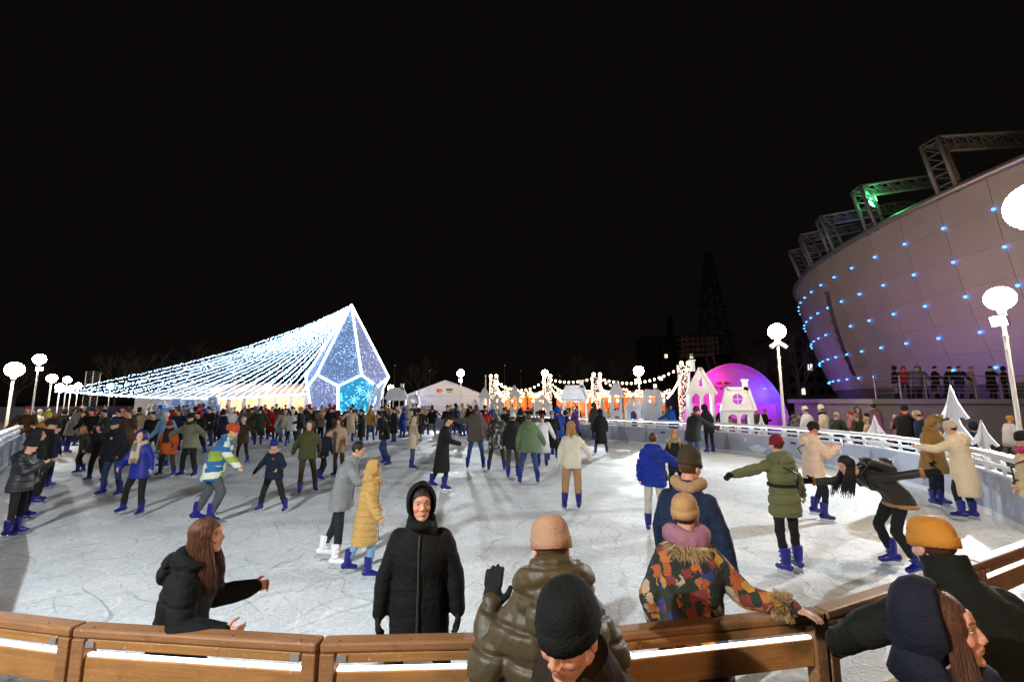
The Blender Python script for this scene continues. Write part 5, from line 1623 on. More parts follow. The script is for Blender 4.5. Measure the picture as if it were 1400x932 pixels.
        if long_:
            nl = 1300 if near_ else (260 if dist < 9 else 80)
            r0 = .0024 if near_ else (.0055 if dist < 9 else .011)
            inv = np.linalg.inv(Hm)
            for q in range(nl):
                spread = S.get('hairspread', (-1.0, .62))
                if S.get('hairfront'):
                    a = random.choice((random.uniform(R(18), R(52)), random.uniform(R(128), R(162))))
                else:
                    a = random.uniform(R(150), R(390)) if random.random() < .9 else random.choice((R(35), R(145)))
                el = random.uniform(-.3, 1.42 if not hat else .1)
                p = np.array([math.cos(a) * math.cos(el) * .084, math.sin(a) * math.cos(el) * .100 - .013, .032 + math.sin(el) * .098])
                lp = [H + Hm @ (p * k)]
                az = np.array([math.cos(a), math.sin(a) * .9])
                e2 = el
                while e2 > -.35:
                    e2 -= .28
                    pp = np.array([math.cos(a) * math.cos(e2) * .086, math.sin(a) * math.cos(e2) * .102 - .013, .032 + math.sin(e2) * .098]); lp.append(H + Hm @ (pp * k))
                tail = long_ * random.uniform(.75, 1.05)
                base = lp[-1]; steps = 7; ph = random.uniform(0, 6)
                outw = Hm @ np.array([az[0], az[1], 0]); outw[2] = 0
                drift = np.array(S.get('hairdrift', (0, 0, 0)), float)
                for s in range(1, steps + 1):
                    u = s / steps
                    lp.append(base + outw * (.060 * min(1, u * 1.3) ** 1.3) * k + np.array([0, 0, -tail * u * k]) + drift * u * k + np.array([math.sin(ph + u * 5), math.cos(ph + u * 4), 0]) * .006 * k)
                b.tube(lp, [r0 * k * (1 - .75 * (i / (len(lp) - 1)) ** 2) for i in range(len(lp))], 4 if near_ else 5)
        if b.n: b.build('hair', mat_hair(hairc), root, True)
    # --- hat
    if hat:
        hcol, htype = hat
        b = MB(); nu = 48 if near_ else 22; rings = []
        hh = {'beanie': .138, 'tall': .175, 'cap': .118, 'slouch': .145}[htype]
        tilt_ = rotx(R(-S.get('hattilt', 10)))
        zs = [(-.002, 1.05), (0.0, 1.10), (.045, 1.10), (.05, 1.03)] if htype != 'cap' else [(0, 1.0), (.03, 1.03)]
        for i in range(7):
            e_ = math.pi / 2 * (.1 + .885 * i / 6); zs.append((.045 + (hh - .045) * math.sin(e_), 1.03 * math.cos(e_) ** (.55 if htype != 'tall' else .75)))
        for iz, (z, s) in enumerate(zs):
            rg = []
            for q in range(nu):
                a = 2 * math.pi * q / nu
                rib = 1 + (.012 * (1 if q % 2 else -1) if near_ else 0)
                off = np.array([0, 0, S.get('hatdrop', -.022)])
                if htype == 'slouch': off = np.array([.02 * math.sin(z * 30), -.012, -.02 + .010 * math.sin(2 * a + 1)])
                rg.append(H + Hm @ ((tilt_ @ (np.array([math.cos(a) * .083 * s * rib, math.sin(a) * .101 * s * rib - .010, z]) + off) + np.array([0, 0, .035])) * k))
            rings.append(rg)
        b.loft(rings, cap=False); b.mesh(rings[-1], [tuple(range(nu))])
        hm_ = b.build('hat', cloth(hcol, knit=True), root, True)
        if S.get('pompom'):
            b = MB(); c = H + Hm @ (np.array([0, -.03, .035 + hh + .03]) * k)
            for q in range(200):
                d = unit(rng.normal(0, 1, 3)); w = unit(np.cross(d, rng.normal(0, 1, 3))) * .006 * k
                b.mesh([c - w, c + w, c + d * .05 * k], [(0, 1, 2)])
            b.build('pompom', cloth(S['pompom'], knit=True), hm_)
    # --- scarf, gloves, bags
    if S.get('scarf'):
        b = MB()
        for a in np.linspace(0, 6.283, 14, endpoint=False):
            c = J['N'] + Tn @ (np.array([math.cos(a) * .098, math.sin(a) * .092 + .012, .045 + .018 * math.sin(a * 2 + 1)]) * k)
            b.ell(c, np.array([.048, .045, .052]) * k * S.get('scarfbulk', 1), Tn @ rotz(a), 8, 6)
        if S.get('scarftail'):
            for sx in (-.045, .045): b.capsule(J['N'] + Tn @ (np.array([sx, .13, .0]) * k), .05 * k, J['N'] + Tn @ (np.array([sx * 1.3, .185, -.34]) * k), .05 * k, 10)
        o = b.build('scarf', S.get('scarfmat') or cloth(S['scarf'], knit=True), root); job(o, max(vox, .012), 3)
    if S.get('gloves'):
        for sd in 'RL':
            if sd in S.get('bare', ''): continue
            b = MB()
            add_hand(b, J['H' + sd], J['D' + sd] + np.array(S.get('wrist' + sd, (0, 0, 0))), sd, S.get('curl' + sd, S.get('curl', .4)), k * 1.05, .0035, normal=S.get('palm' + sd))
            b.capsule(J['H' + sd] - J['D' + sd] * .04 * k, .044 * k, J['H' + sd] + J['D' + sd] * .02 * k, .036 * k, 10)
            o = b.build('glove', cloth(S['gloves'], knit=True), root); job(o, max(.0055, vox * .8), 1)
    if S.get('phone'):
        p = J['HR'] + J['DR'] * .10 * k
        b = MB(); b.box(p + np.array([-.02, .02, .03]), (.078, .012, .155)); ph = b.build('phone', M['black'], None)
        b = MB(); b.box(p + np.array([-.02, .0125, .03]), (.070, .003, .14)); b.build('screen', emit('phone_screen', (.6, .7, .9), .6, False), ph)
        ph.location = root.location; ph.rotation_euler = root.rotation_euler
        tag(ph, S['phone'], 'phone')
    if S.get('pack'):
        b = MB(); c = J['W'] + (J['N'] - J['W']) * .45 + Tn @ (np.array([0, -.185, 0]) * k)
        for sx in (-.075, 0, .075):
            b.capsule(c + Tn @ (np.array([sx, 0, -.11]) * k), .082 * k, c + Tn @ (np.array([sx * .8, .01, .11]) * k), .07 * k, 12)
        b.capsule(c + Tn @ (np.array([-.06, -.085, -.07]) * k), .05 * k, c + Tn @ (np.array([.06, -.085, -.07]) * k), .05 * k, 12)
        b.tube([c + Tn @ (np.array([sx, .0, z]) * k) for sx, z in ((-.04, .17), (-.03, .215), (.03, .215), (.04, .17))], .012 * k, 8)
        for sx in (-1, 1):
            b.tube([J['N'] + Tn @ (np.array([sx * .10, -.13, -.03]) * k), J['N'] + Tn @ (np.array([sx * .11, .02, .02]) * k), J['N'] + Tn @ (np.array([sx * .13, .15, -.14]) * k), J['N'] + Tn @ (np.array([sx * .16, .02, -.32]) * k)], .02 * k, 8)
        o = b.build('backpack', cloth(S['pack'], True), None); job(o, .013, 2)
        o.location = root.location; o.rotation_euler = root.rotation_euler
        tag(o, S['packlabel'], 'backpack')
    if S.get('bag'):
        b = MB(); sx = S.get('bagside', 1)
        c = J['P'] + np.array([sx * .22, .06, .02]) * k
        b.ell(c, np.array([.05, .11, .085]) * k, None, 12, 8)
        N0 = J['N'] + Tn @ (np.array([-sx * .10, 0, -.01]) * k)
        st = [c + np.array([0, .08, .05]) * k, J['W'] + Tn @ (np.array([sx * .08, .17, .1]) * k * bulk), J['N'] + Tn @ (np.array([-sx * .08, .13, -.10]) * k * bulk), N0 + Tn @ (np.array([-.02 * sx, 0, .02]) * k),
              J['N'] + Tn @ (np.array([-sx * .08, -.15, -.10]) * k * bulk), J['W'] + Tn @ (np.array([sx * .08, -.18, .1]) * k * bulk), c + np.array([0, -.08, .05]) * k]
        b.tube(st, .011 * k, 6)
        b.build('shoulder_bag', cloth(S['bag'], True), root, True)
    if S.get('patch'):
        b = MB(); p = J['W'] + (J['N'] - J['W']) * .6 + Tn @ (np.array([-.09, .152 * bulk, 0]) * k)
        b.ell(p, np.array([.035, .006, .03]) * k, Tn, 10, 6); b.build('chest_emblem', cloth(S['patch']), root)
    place_boots(root, J, k, S.get('skates', True), S.get('boot') or (M['skate'] if S.get('skates', True) else cloth(BLACK)), dist > 9)
    return root, J, k

def finish_boots():
    for key, (o, o2, users) in BOOT.items():
        for e, mt in users:
            c = link('boot' if key[0] else 'upper', o.data, e)
            c.material_slots[0].link = 'OBJECT'
            c.material_slots[0].material = mt
            if o2 is not None: link('blade', o2.data, e)
        bpy.data.objects.remove(o)
        if o2 is not None: bpy.data.objects.remove(o2)

patch_coat = mat_patch('patchwork_wool', [(0.30, 0.07, 0.015), (0.018, 0.03, 0.016), (0.42, 0.21, 0.025), (0.012, 0.010, 0.012), (0.36, 0.25, 0.16), (0.013, 0.016, 0.010), (0.16, 0.025, 0.018), (0.018, 0.026, 0.016), (0.36, 0.11, 0.02), (0.015, 0.03, 0.12), (0.010, 0.012, 0.010), (0.014, 0.02, 0.012)], (21, 21, 17), 3.1, True)
stripe_j = mat_patch('striped_shell', [(0.02, 0.12, 0.30), (0.62, 0.66, 0.55), (0.22, 0.32, 0.03), (0.02, 0.10, 0.26), (0.26, 0.34, 0.05), (0.60, 0.62, 0.5)], (3.2, 3.2, 11), 1.2)
camo_j = mat_patch('camouflage_shell', [(0.02, 0.02, 0.02), (0.10, 0.10, 0.09), (0.03, 0.028, 0.022), (0.32, 0.32, 0.30), (0.015, 0.015, 0.015)], (15, 15, 12), 5.0)
check_s = mat_patch('checked_scarf', [(0.42, 0.34, 0.24), (0.20, 0.17, 0.13), (0.50, 0.40, 0.28), (0.16, 0.15, 0.13)], (9, 9, 7), 2.0)
RUST, LBLUE = (0.50, 0.20, 0.03), (0.20, 0.32, 0.48)
CAST = [
 # ---- at the near rail
 dict(px=285, depth=2.62, head_y=711, face=-74, fem=True, jacket=(.006, .006, .006), bulk=1.12, quilt=.18, hem=.34, hood='down', hair=HR, hairlen=.34, hairdrift=(0, .03, 0), lean=8, head=(-4, 4, 0), hoodbig=.85, 
      armR=((.30, .1, -.95), (.10, .95, -.10)), armL=((.25, .25, -.95), (.05, .95, .12)), curl=.9, skin='red', legs=L_st, label='long-haired woman in a black puffer coat gliding right behind the rail'),
 dict(px=577, depth=2.98, head_y=669, face=186, jacket=(.006, .0062, .006), bulk=1.08, hem=.30, hood='up', hood_open=.045, smile=True, skin='red', lean=2, head=(-4, 10, 0), arms=((.24, .0, -1), (.10, .08, -1)), gloves=BLACK,
      hair=HD, legs=L_wide, trousers=(.012, .012, .013), label='smiling boy in a black hooded winter jacket facing the camera'),
 dict(px=752, depth=1.95, head_y=713, face=4, fem=True, jacket=(.055, .037, .014), gloss=True, hatdrop=-.028, bulk=1.2, quilt=.12, hem=.40, hood='down', hat=((.36, .20, .12), 'beanie'), hair=HB, lean=6, head=(4, 6, 0), skates=False, hoodbig=1.15, hoodrise=.065,
      armL=((.42, .05, -.9), (-.12, .55, .85)), armR=((.4, .3, -.9), (-.2, .8, -.3)), gloves=BLACK, wristL=(0, .0, .4), curlL=.12, palmL=(.3, 1, 0), label='woman in an olive puffer coat and peach beanie raising a gloved hand'),
 dict(px=776, depth=1.32, head_y=809, face=128, jacket=(.022, .013, .008), bulk=1.12, hem=.25, hood='collar', hat=((.008, .009, .008), 'beanie'), hair=HD, skin='red', lean=16, head=(10, 16, -4), skates=False, hattilt=2, arms=A_pocket,
      label='man in a black beanie bowing his head right in front of the camera'),
 dict(px=936, depth=2.72, head_y=683, face=-14, fem=True, jmat=patch_coat, bulk=1.16, hem=.55, hat=((.42, .24, .10), 'beanie'), hair=HB, scarf=(.30, .13, .17), scarfbulk=1.35, lean=5, head=(0, -18, 0), hattilt=-12,
      armR=((.52, -.10, -.72), (.93, -.48, .02)), armL=A_pocket, palmR=(0, 0, -1), curlR=.18, skin='tan', wristR=(0, 0, -.12), label='woman in a patchwork wool coat and ribbed yellow beanie leaning on the rail'),
 dict(px=942, depth=3.5, head_y=621, face=-48, jacket=(.012, .02, .045), bulk=1.1, hem=.22, hood='collar', hat=((.045, .033, .018), 'tall'), hair=HB, scarf=(.36, .21, .11), skin='red', lean=4, head=(4, -6, 0), arms=A_down, label='man in a brown beanie and navy jacket with a tan hood round his neck'),
 dict(px=1272, depth=2.15, head_y=714, face=-8, jacket=(.010, .011, .008), bulk=1.22, hem=.26, hood='collar', collarh=.14, hat=(RUST, 'beanie'), hatdrop=-.03, hair=HB, lean=16, head=(10, 10, 0), hattilt=-8, skates=False,
      armL=((.80, .05, -.62), (.05, .75, -.55)), armR=((.75, .1, -.6), (.2, .8, -.4)), gloves=BLACK, label='man in an orange beanie and black jacket leaning over the rail'),
 dict(px=1283, depth=1.5, head_y=808, face=-140, fem=True, jacket=(.075, .035, .018), bulk=1.05, hem=.2, hood='up', hoodcol=(.012, .013, .022), hood_open=.018, hair=HR, hairlen=.34, hairfront=True, skin='red', lean=0, head=(-8, 4, 0), skates=False,
      arms=A_pocket, label='long-haired woman in a dark blue hood looking right, close to the camera'),
 # ---- right side
 dict(px=1080, foot=783, head_y=599, face=8, fem=True, jacket=(.13, .135, .062), quilt=.14, bulk=1.12, hem=.26, belt=BLACK, hood='down', hat=((.20, .012, .02), 'beanie'), hair=HB, trousers=(.012, .012, .011), lean=3, bag=BLACK, bagside=1,
      armL=((.95, .05, -.38), (.93, .12, -.22)), armR=((.42, .15, -.9), (.45, .22, -.85)), gloves=BLACK, bare='R', legR=L_st, legL=((.12, -.12, -1), (.02, -.2, -1)), label='woman in a belted khaki jacket and maroon beanie with arms spread'),
 dict(px=1118, foot=712, head_y=579, face=-98, fem=True, jacket=(.62, .46, .34), quilt=.17, bulk=1.16, hem=.30, hood='down', hat=(BLACK, 'beanie'), hair=HD, trousers=BLACK, lean=2, head=(8, 0, 0), armR=((.15, .5, -.8), (-.1, .8, .62)), armL=((.2, .42, -.85), (-.3, .8, .5)),
      skin='red', legR=L_fwd, legL=L_bent, bag=(.05, .03, .02), bagside=-1, phone='phone held up by the woman in the cream puffer', label='woman in a cream puffer coat and black beanie looking at her phone'),
 dict(px=1238, foot=782, head_y=630, face=78, fem=True, k=.98, jacket=(.016, .013, .010), gloss=True, bulk=1.05, hem=.12, trim=(.34, .17, .07), hair=HD, hairlen=.34, hairdrift=(0, .10, -.05), trousers=BLACK, lean=54, head=(-6, 8, 0), tilt=0,
      armR=((.25, .75, -.45), (.15, .95, -.05)), armL=((.7, -.72, .15), (.55, -.8, .25)), gloves=BLACK, curl=.12, legR=L_bent, legL=((.1, .30, -.95), (.05, -.45, -.9)), pack=(.012, .011, .010), packlabel='black leather backpack on the woman bending forward', label='woman in a black leather jacket bending forward with arms stretched'),
 dict(px=1284, foot=693, head_y=571, face=-160, jacket=(.25, .135, .04), bulk=1.16, hem=.34, hood='up', fur=(.50, .38, .22), hat=((.10, .13, .06), 'cap'), hatdrop=.012, hood_open=.02, trousers=(.012, .016, .03), skin='red', head=(24, 12, 0), armL=A_fold, armR=A_down, gloves=BLACK, bare='L', label='person in a brown parka with a fur-rimmed hood and green hat'),
 dict(px=1326, foot=712, head_y=578, face=26, fem=True, jacket=(.60, .49, .34), bulk=1.16, hem=.56, hood='down', hat=((.50, .40, .30), 'beanie'), trousers=(.015, .017, .02), lean=4, tilt=-7, armR=((.6, .3, -.6), (.7, .55, -.15)), armL=((.4, .7, -.5), (.1, .95, .1)), legR=L_st, legL=((.22, .2, -1), (.12, -.15, -1)), hair=HD, label='person in a long cream coat standing against the right barrier'),
 dict(px=1398, depth=6.3, head_y=592, face=70, fem=True, jacket=(.58, .43, .22), quilt=.13, bulk=1.18, hem=.18, hood='down', hat=(BLACK, 'beanie'), scarf=(.40, .03, .10), hair=HD, trousers=BLACK, bag=(.05, .028, .015), bagside=1, arms=A_pocket, label='person in a cream puffer jacket with a pink scarf at the right edge'),
 dict(px=897, foot=730, head_y=593, face=-28, jacket=(.012, .03, .26), quilt=.10, bulk=1.14, hem=.16, hood='down', hair=HR, trousers=(.46, .44, .38), wide=1.15, armR=((.6, .5, -.7), (.5, .85, .05)), armL=A_down, bag=BLACK, bagside=1, label='boy in a bright blue puffer jacket and pale trousers seen from behind'),
 dict(px=927, foot=694, head_y=588, face=150, fem=True, jacket=(.014, .014, .013), hem=.2, hair=HBL, hairlen=.30, head=(14, 18, 0), arms=A_bent, scarf=(.32, .26, .16), label='girl with long blond hair in a dark jacket with a pale collar'),
 dict(px=950, foot=642, head_y=557, face=-58, jacket=(.022, .028, .024), bulk=1.14, hem=.2, hood='collar', scarf=(.22, .04, .03), hat=((.03, .03, .028), 'beanie'), trousers=JEAN, lean=16, armR=((.6, .5, -.65), (.6, .8, -.35)), armL=((.4, .5, -.8), (.2, .9, -.2)), label='man in a dark jacket and red scarf reaching out near the far barrier'),
 dict(px=971, foot=620, head_y=554, face=15, jacket=BLACK, hem=.25, hood='up', lean=14, arms=A_bent, trousers=BLACK, label='person in black leaning on the barrier below the tallest cut-out house'),
 dict(px=922, foot=610, head_y=557, face=20, jacket=(.01, .09, .40), bulk=1.1, hem=.15, hair=HB, hood='down', lean=24, armL=((.5, .6, -.6), (.3, .8, -.5)), armR=A_bent, label='person in a sky blue jacket holding on to the far barrier'),
 # ---- centre
 dict(px=783, foot=698, head_y=577, face=-3, fem=True, jacket=(.58, .55, .44), bulk=1.1, hem=.16, hair=HBL, hairlen=.36, trousers=(.34, .21, .10), wide=1.3, tlen=.72, legL=L_back, legR=L_st, armR=A_half, armL=A_down, label='girl in a white jacket with long fair hair skating away'),
 dict(px=723, foot=663, head_y=566, face=4, jacket=(.11, .16, .085), quilt=.12, bulk=1.18, hem=.18, hood='down', hair=HB, trousers=JEAN, wide=1.1, armR=A_half, armL=A_down, legs=L_wide, label='person in a sage green puffer jacket and jeans'),
 dict(px=701, foot=656, head_y=566, face=-4, fem=True, jacket=(.018, .018, .018), quilt=.12, bulk=1.08, hem=.18, hat=((.60, .56, .46), 'beanie'), trousers=(.05, .045, .035), hood='down', legL=L_st, legR=L_fwd, label='woman in a black puffer and cream beanie beside the green puffer'),
 dict(px=679, foot=645, head_y=561, face=2, jmat=camo_j, bulk=1.12, hem=.34, hood='up', trousers=(.03, .022, .012), legs=L_wide, label='person in a camouflage coat with the hood up'),
 dict(px=650, foot=642, head_y=556, face=-2, jacket=(.105, .085, .078), quilt=.10, bulk=1.2, hem=.2, hood='down', hair=HB, trousers=JEAN, legs=L_wide, armL=((.8, .3, -.3), (.8, .4, .1)), label='man in a grey-brown puffer jacket and jeans'),
 dict(px=604, foot=671, head_y=568, face=-84, jacket=(.014, .014, .014), bulk=1.05, hem=.55, hair=HD, hat=(BLACK, 'cap'), trousers=BLACK, lean=9, legR=L_fwd, legL=L_back, armR=((.2, .35, -.9), (.1, .9, -.25)), armL=((.3, -.4, -.8), (.3, -.2, -.9)), label='man in a long black coat gliding to the right'),
 dict(px=822, foot=621, head_y=560, face=0, jacket=BLACK, bulk=1.08, hem=.58, hood='up', trousers=BLACK, legs=L_wide, label='person in a long black hooded coat standing alone on the ice'),
 dict(px=814, foot=603, head_y=551, face=30, jacket=(.05, .055, .035), bulk=1.1, hem=.5, hood='up', trousers=BLACK, label='person in a dark olive hooded coat just behind the long black coat'),
 dict(px=563, foot=642, head_y=571, face=-70, fem=True, jacket=(.52, .44, .33), bulk=1.14, hem=.28, hood='up', fur=(.42, .34, .22), trousers=JEAN, armR=A_out, armL=A_half, label='girl in a cream jacket with a furry hood, one arm out'),
 dict(px=524, foot=637, head_y=563, face=82, jacket=(.014, .017, .022), bulk=1.05, hem=.12, hair=HD, hood='collar', trousers=JEAN, lean=14, legR=L_bent, legL=L_back, armL=((.6, -.5, -.6), (.6, -.5, -.45)), armR=A_half, label='man in a dark jacket striding left past the furry hood'),
 dict(px=462, foot=652, head_y=572, face=168, fem=True, jacket=(.44, .31, .21), bulk=1.12, hem=.26, hood='collar', hair=HB, hairlen=.16, trousers=(.12, .07, .04), armR=A_half, armL=((.35, .1, -.9), (.2, .5, -.8)), label='woman in a beige jacket with brown hair facing the camera'),
 dict(px=417, foot=676, head_y=577, face=-148, jacket=(.062, .066, .024), bulk=1.06, hem=.14, hood='up', hood_open=.04, trousers=(.045, .040, .022), skin='pale', arms=A_back, legR=L_st, legL=L_wide, head=(6, -14, 0), label='young man in an olive hoodie with hands behind his back'),
 dict(px=440, foot=657, head_y=586, face=-100, jacket=(.012, .014, .025), hem=.18, bulk=1.05, hair=HD, trousers=BLACK, lean=12, legR=L_bent, legL=L_back, label='person in dark navy between the olive hoodie and the beige jacket'),
 dict(px=371, foot=701, head_y=603, face=172, jacket=(.012, .018, .036), bulk=1.12, hem=.16, hat=((.012, .02, .16), 'beanie'), scarf=(.42, .24, .16), trousers=(.018, .018, .018), wide=1.15, legs=L_side, armL=A_bent, armR=A_half, patch=(.35, .05, .05), label='small boy in a dark jacket and royal blue beanie'),
 dict(px=462, foot=774, head_y=606, face=-80, jacket=(.20, .215, .22), bulk=1.08, hem=.2, hood='collar', hair=HD, trousers=(.014, .02, .026), lean=14, head=(10, 0, 0), armR=((.3, .5, -.75), (-.1, .95, -.1)), armL=A_bent, legR=L_st, legL=L_back, boot=M['white'], label='man in a grey jacket with dark hair beside the yellow puffer'),
 dict(px=497, foot=790, head_y=633, face=-72, fem=True, jacket=(.48, .30, .10), quilt=.10, bulk=1.16, hem=.46, hood='up', hood_open=.04, trousers=LBLUE, wide=1.1, lean=6, arms=A_half, legR=L_fwd, legL=L_back, label='person in a long mustard yellow puffer coat and pale jeans'),
 # ---- left
 dict(px=286, foot=716, head_y=582, face=-70, jmat=stripe_j, bulk=1.16, hem=.2, hood='collar', hat=((.42, .06, .02), 'beanie'), trousers=(.075, .085, .10), wide=1.2, lean=18, armR=((.5, .5, -.8), (.3, .7, -.7)), armL=A_half, legR=L_bent, legL=L_back, label='man in a blue, green and white striped jacket and orange-red beanie'),
 dict(px=185, foot=706, head_y=590, face=176, fem=True, jacket=(.012, .022, .22), gloss=True, bulk=1.1, hem=.2, hood='up', hoodcol=(.010, .014, .09), hood_open=.05, scarf=(.4, .33, .24), scarfmat=check_s, scarftail=True, trousers=(.018, .017, .015), skin='pale',
      armR=((.35, .25, -.95), (-.2, .7, -.55)), armL=((.55, .2, -.85), (.42, .4, -.8)), legL=((.06, .1, -1), (.02, -.05, -1)), legR=((.34, .12, -1), (.25, -.15, -1)), label='woman in a cobalt blue jacket with a checked beige scarf'),
 dict(px=150, foot=679, head_y=574, face=172, jacket=(.010, .012, .018), bulk=1.14, hem=.14, hood='collar', hat=((.010, .02, .07), 'beanie'), trousers=(.018, .04, .085), skin='red', patch=(.55, .42, .03), legs=L_wide, arms=A_pocket, label='man in a black jacket with a yellow chest emblem and navy beanie'),
 dict(px=130, foot=659, head_y=580, face=178, fem=True, jacket=(.012, .012, .014), hem=.14, hair=HD, hairlen=.12, trousers=BLACK, wide=1.2, legs=L_wide, label='dark-haired woman in black left of the man with the yellow emblem'),
 dict(px=111, foot=648, head_y=583, face=160, fem=True, jacket=(.035, .038, .026), bulk=1.08, hem=.24, hair=HBL, hairlen=.2, trousers=(.013, .015, .02), tilt=8, armR=((.9, .1, -.4), (.92, .1, -.35)), legR=L_fwd, legL=L_bent, label='woman with curly light hair in a dark green coat being pulled along'),
 dict(px=227, foot=652, head_y=577, face=180, jacket=(.46, .10, .02), bulk=1.14, hem=.26, hat=((.26, .012, .012), 'beanie'), scarf=(.02, .02, .02), scarftail=True, trousers=(.055, .050, .034), wide=1.2, bag=(.05, .03, .02), bagside=-1, legs=L_wide, skin='red', label='person in an orange jacket and red beanie facing the camera'),
 dict(px=256, foot=653, head_y=566, face=168, jacket=(.17, .17, .11), bulk=1.12, hem=.16, hat=(BLACK, 'beanie'), scarf=(.025, .025, .02), trousers=(.015, .015, .014), wide=1.15, legs=L_wide, arms=A_out, label='man in a pale khaki jacket and black beanie behind the striped jacket'),
 dict(px=330, foot=634, head_y=571, face=174, jacket=(.050, .035, .020), bulk=1.1, hem=.2, hat=((.45, .38, .30), 'beanie'), trousers=(.018, .018, .018), legs=L_wide, armL=((.8, .2, -.5), (.8, .3, -.4)), armR=A_fold, label='child in a brown jacket and pale beanie, one arm out'),
 dict(px=17, foot=735, head_y=603, face=-70, fem=True, jacket=(.013, .014, .017), gloss=True, quilt=.14, bulk=1.16, hem=.16, hood='down', hat=((.012, .012, .014), 'beanie'), trousers=BLACK, bag=(.30, .29, .26), bagside=-1, armR=A_phone, armL=A_phone, label='woman in a glossy black puffer with a silver bag strap at the left edge'),
 dict(px=48, foot=690, head_y=574, face=-50, jacket=(.012, .012, .012), bulk=1.12, hem=.24, hat=(BLACK, 'beanie'), hood='collar', trousers=BLACK, wide=1.4, tlen=.8, label='tall man all in black in the queue along the left barrier'),
 dict(px=30, foot=712, head_y=588, face=-60, jacket=(.014, .015, .017), bulk=1.14, hem=.3, hood='up', trousers=NAVY, label='hooded person in black between the glossy puffer and the tall man'),
 dict(px=62, foot=668, head_y=580, face=-70, jacket=NAVY, hem=.16, hat=(BLACK, 'beanie'), trousers=BLACK, armR=A_hold, arms=A_down, label='person in navy reaching out a hand at the left barrier'),
 dict(px=66, depth=14.5, head_y=564, face=-90, jacket=(.40, .18, .03), bulk=1.1, hem=.2, hat=((.42, .55, .04), 'beanie'), skates=False, label='person in an orange jacket and lime green hat outside the left barrier'),
 dict(px=91, foot=620, head_y=566, face=-30, jacket=(.22, .18, .16), bulk=1.2, hem=.2, hood='up', fur=(.4, .34, .3), trousers=NAVY, lean=12, label='person with a big pale furry hood at the left barrier'),
 # ---- right, behind the barrier
 dict(px=1100, depth=17.6, head_y=556, face=20, fem=True, jacket=(.62, .64, .68), quilt=.12, bulk=1.18, hem=.3, hat=((.62, .6, .56), 'beanie'), skates=False, label='person in a white puffer behind the right barrier, left of a pair'),
 dict(px=1122, depth=17.3, head_y=555, face=35, fem=True, jacket=(.60, .55, .42), bulk=1.12, hem=.3, hat=((.58, .55, .48), 'tall'), scarf=(.015, .015, .015), skates=False, label='person in a cream coat behind the right barrier, right of a pair'),
 dict(px=1172, depth=18.5, head_y=557, face=170, jacket=(.10, .055, .03), quilt=.11, bulk=1.18, hem=.3, hood='up', skates=False, label='person in a brown quilted coat behind the right barrier'),
 dict(px=1193, depth=20.0, head_y=552, face=10, jacket=(.16, .10, .055), bulk=1.14, hem=.3, hood='down', hair=HD, skates=False, label='person in a tan coat seen from behind near the terrace end'),
 dict(px=1236, depth=14.6, head_y=555, face=-60, jacket=BLACK, bulk=1.1, hem=.2, hat=(BLACK, 'beanie'), scarf=(.15, .02, .02), arms=A_fold, skates=False, label='man in black with a beanie below the terrace wall'),
 dict(px=1252, depth=14.2, head_y=562, face=40, jacket=NAVY, bulk=1.1, hem=.2, hat=((.45, .36, .24), 'beanie'), skates=False, label='person in navy with a pale beanie below the terrace wall'),
]
PEOPLE = [person(S) for S in CAST]
# the fur cuff of the patchwork coat
ptc, PJ, pk = PEOPLE[4]
fb = MB()
for q in range(1500):
    u = random.random(); a = random.uniform(0, 6.283)
    x_, y_, a_ = basis(PJ['DR'])
    c = PJ['HR'] - PJ['DR'] * (.10 - .10 * u) * pk
    d = unit(x_ * math.cos(a) + y_ * math.sin(a) + rng.normal(0, .35, 3)); p = c + (x_ * math.cos(a) + y_ * math.sin(a)) * .045 * pk
    w = unit(np.cross(d, rng.normal(0, 1, 3))) * .0035
    fb.mesh([p - w, p + w, p + d * random.uniform(.02, .05)], [(0, 1, 2)])
for q in range(900):
    a = random.uniform(R(150), R(390)); c = PJ['N'] + PJ['Tn'] @ (np.array([math.cos(a) * .13, math.sin(a) * .13, -.01 + random.uniform(-.05, .02)]) * pk)
    d = unit(np.array([math.cos(a), math.sin(a), -.7]) + rng.normal(0, .4, 3)); w = unit(np.cross(d, rng.normal(0, 1, 3))) * .0035
    fb.mesh([c - w, c + w, c + d * random.uniform(.03, .06)], [(0, 1, 2)])
fb.build('fur_cuff', cloth((.46, .32, .16), knit=True), ptc)

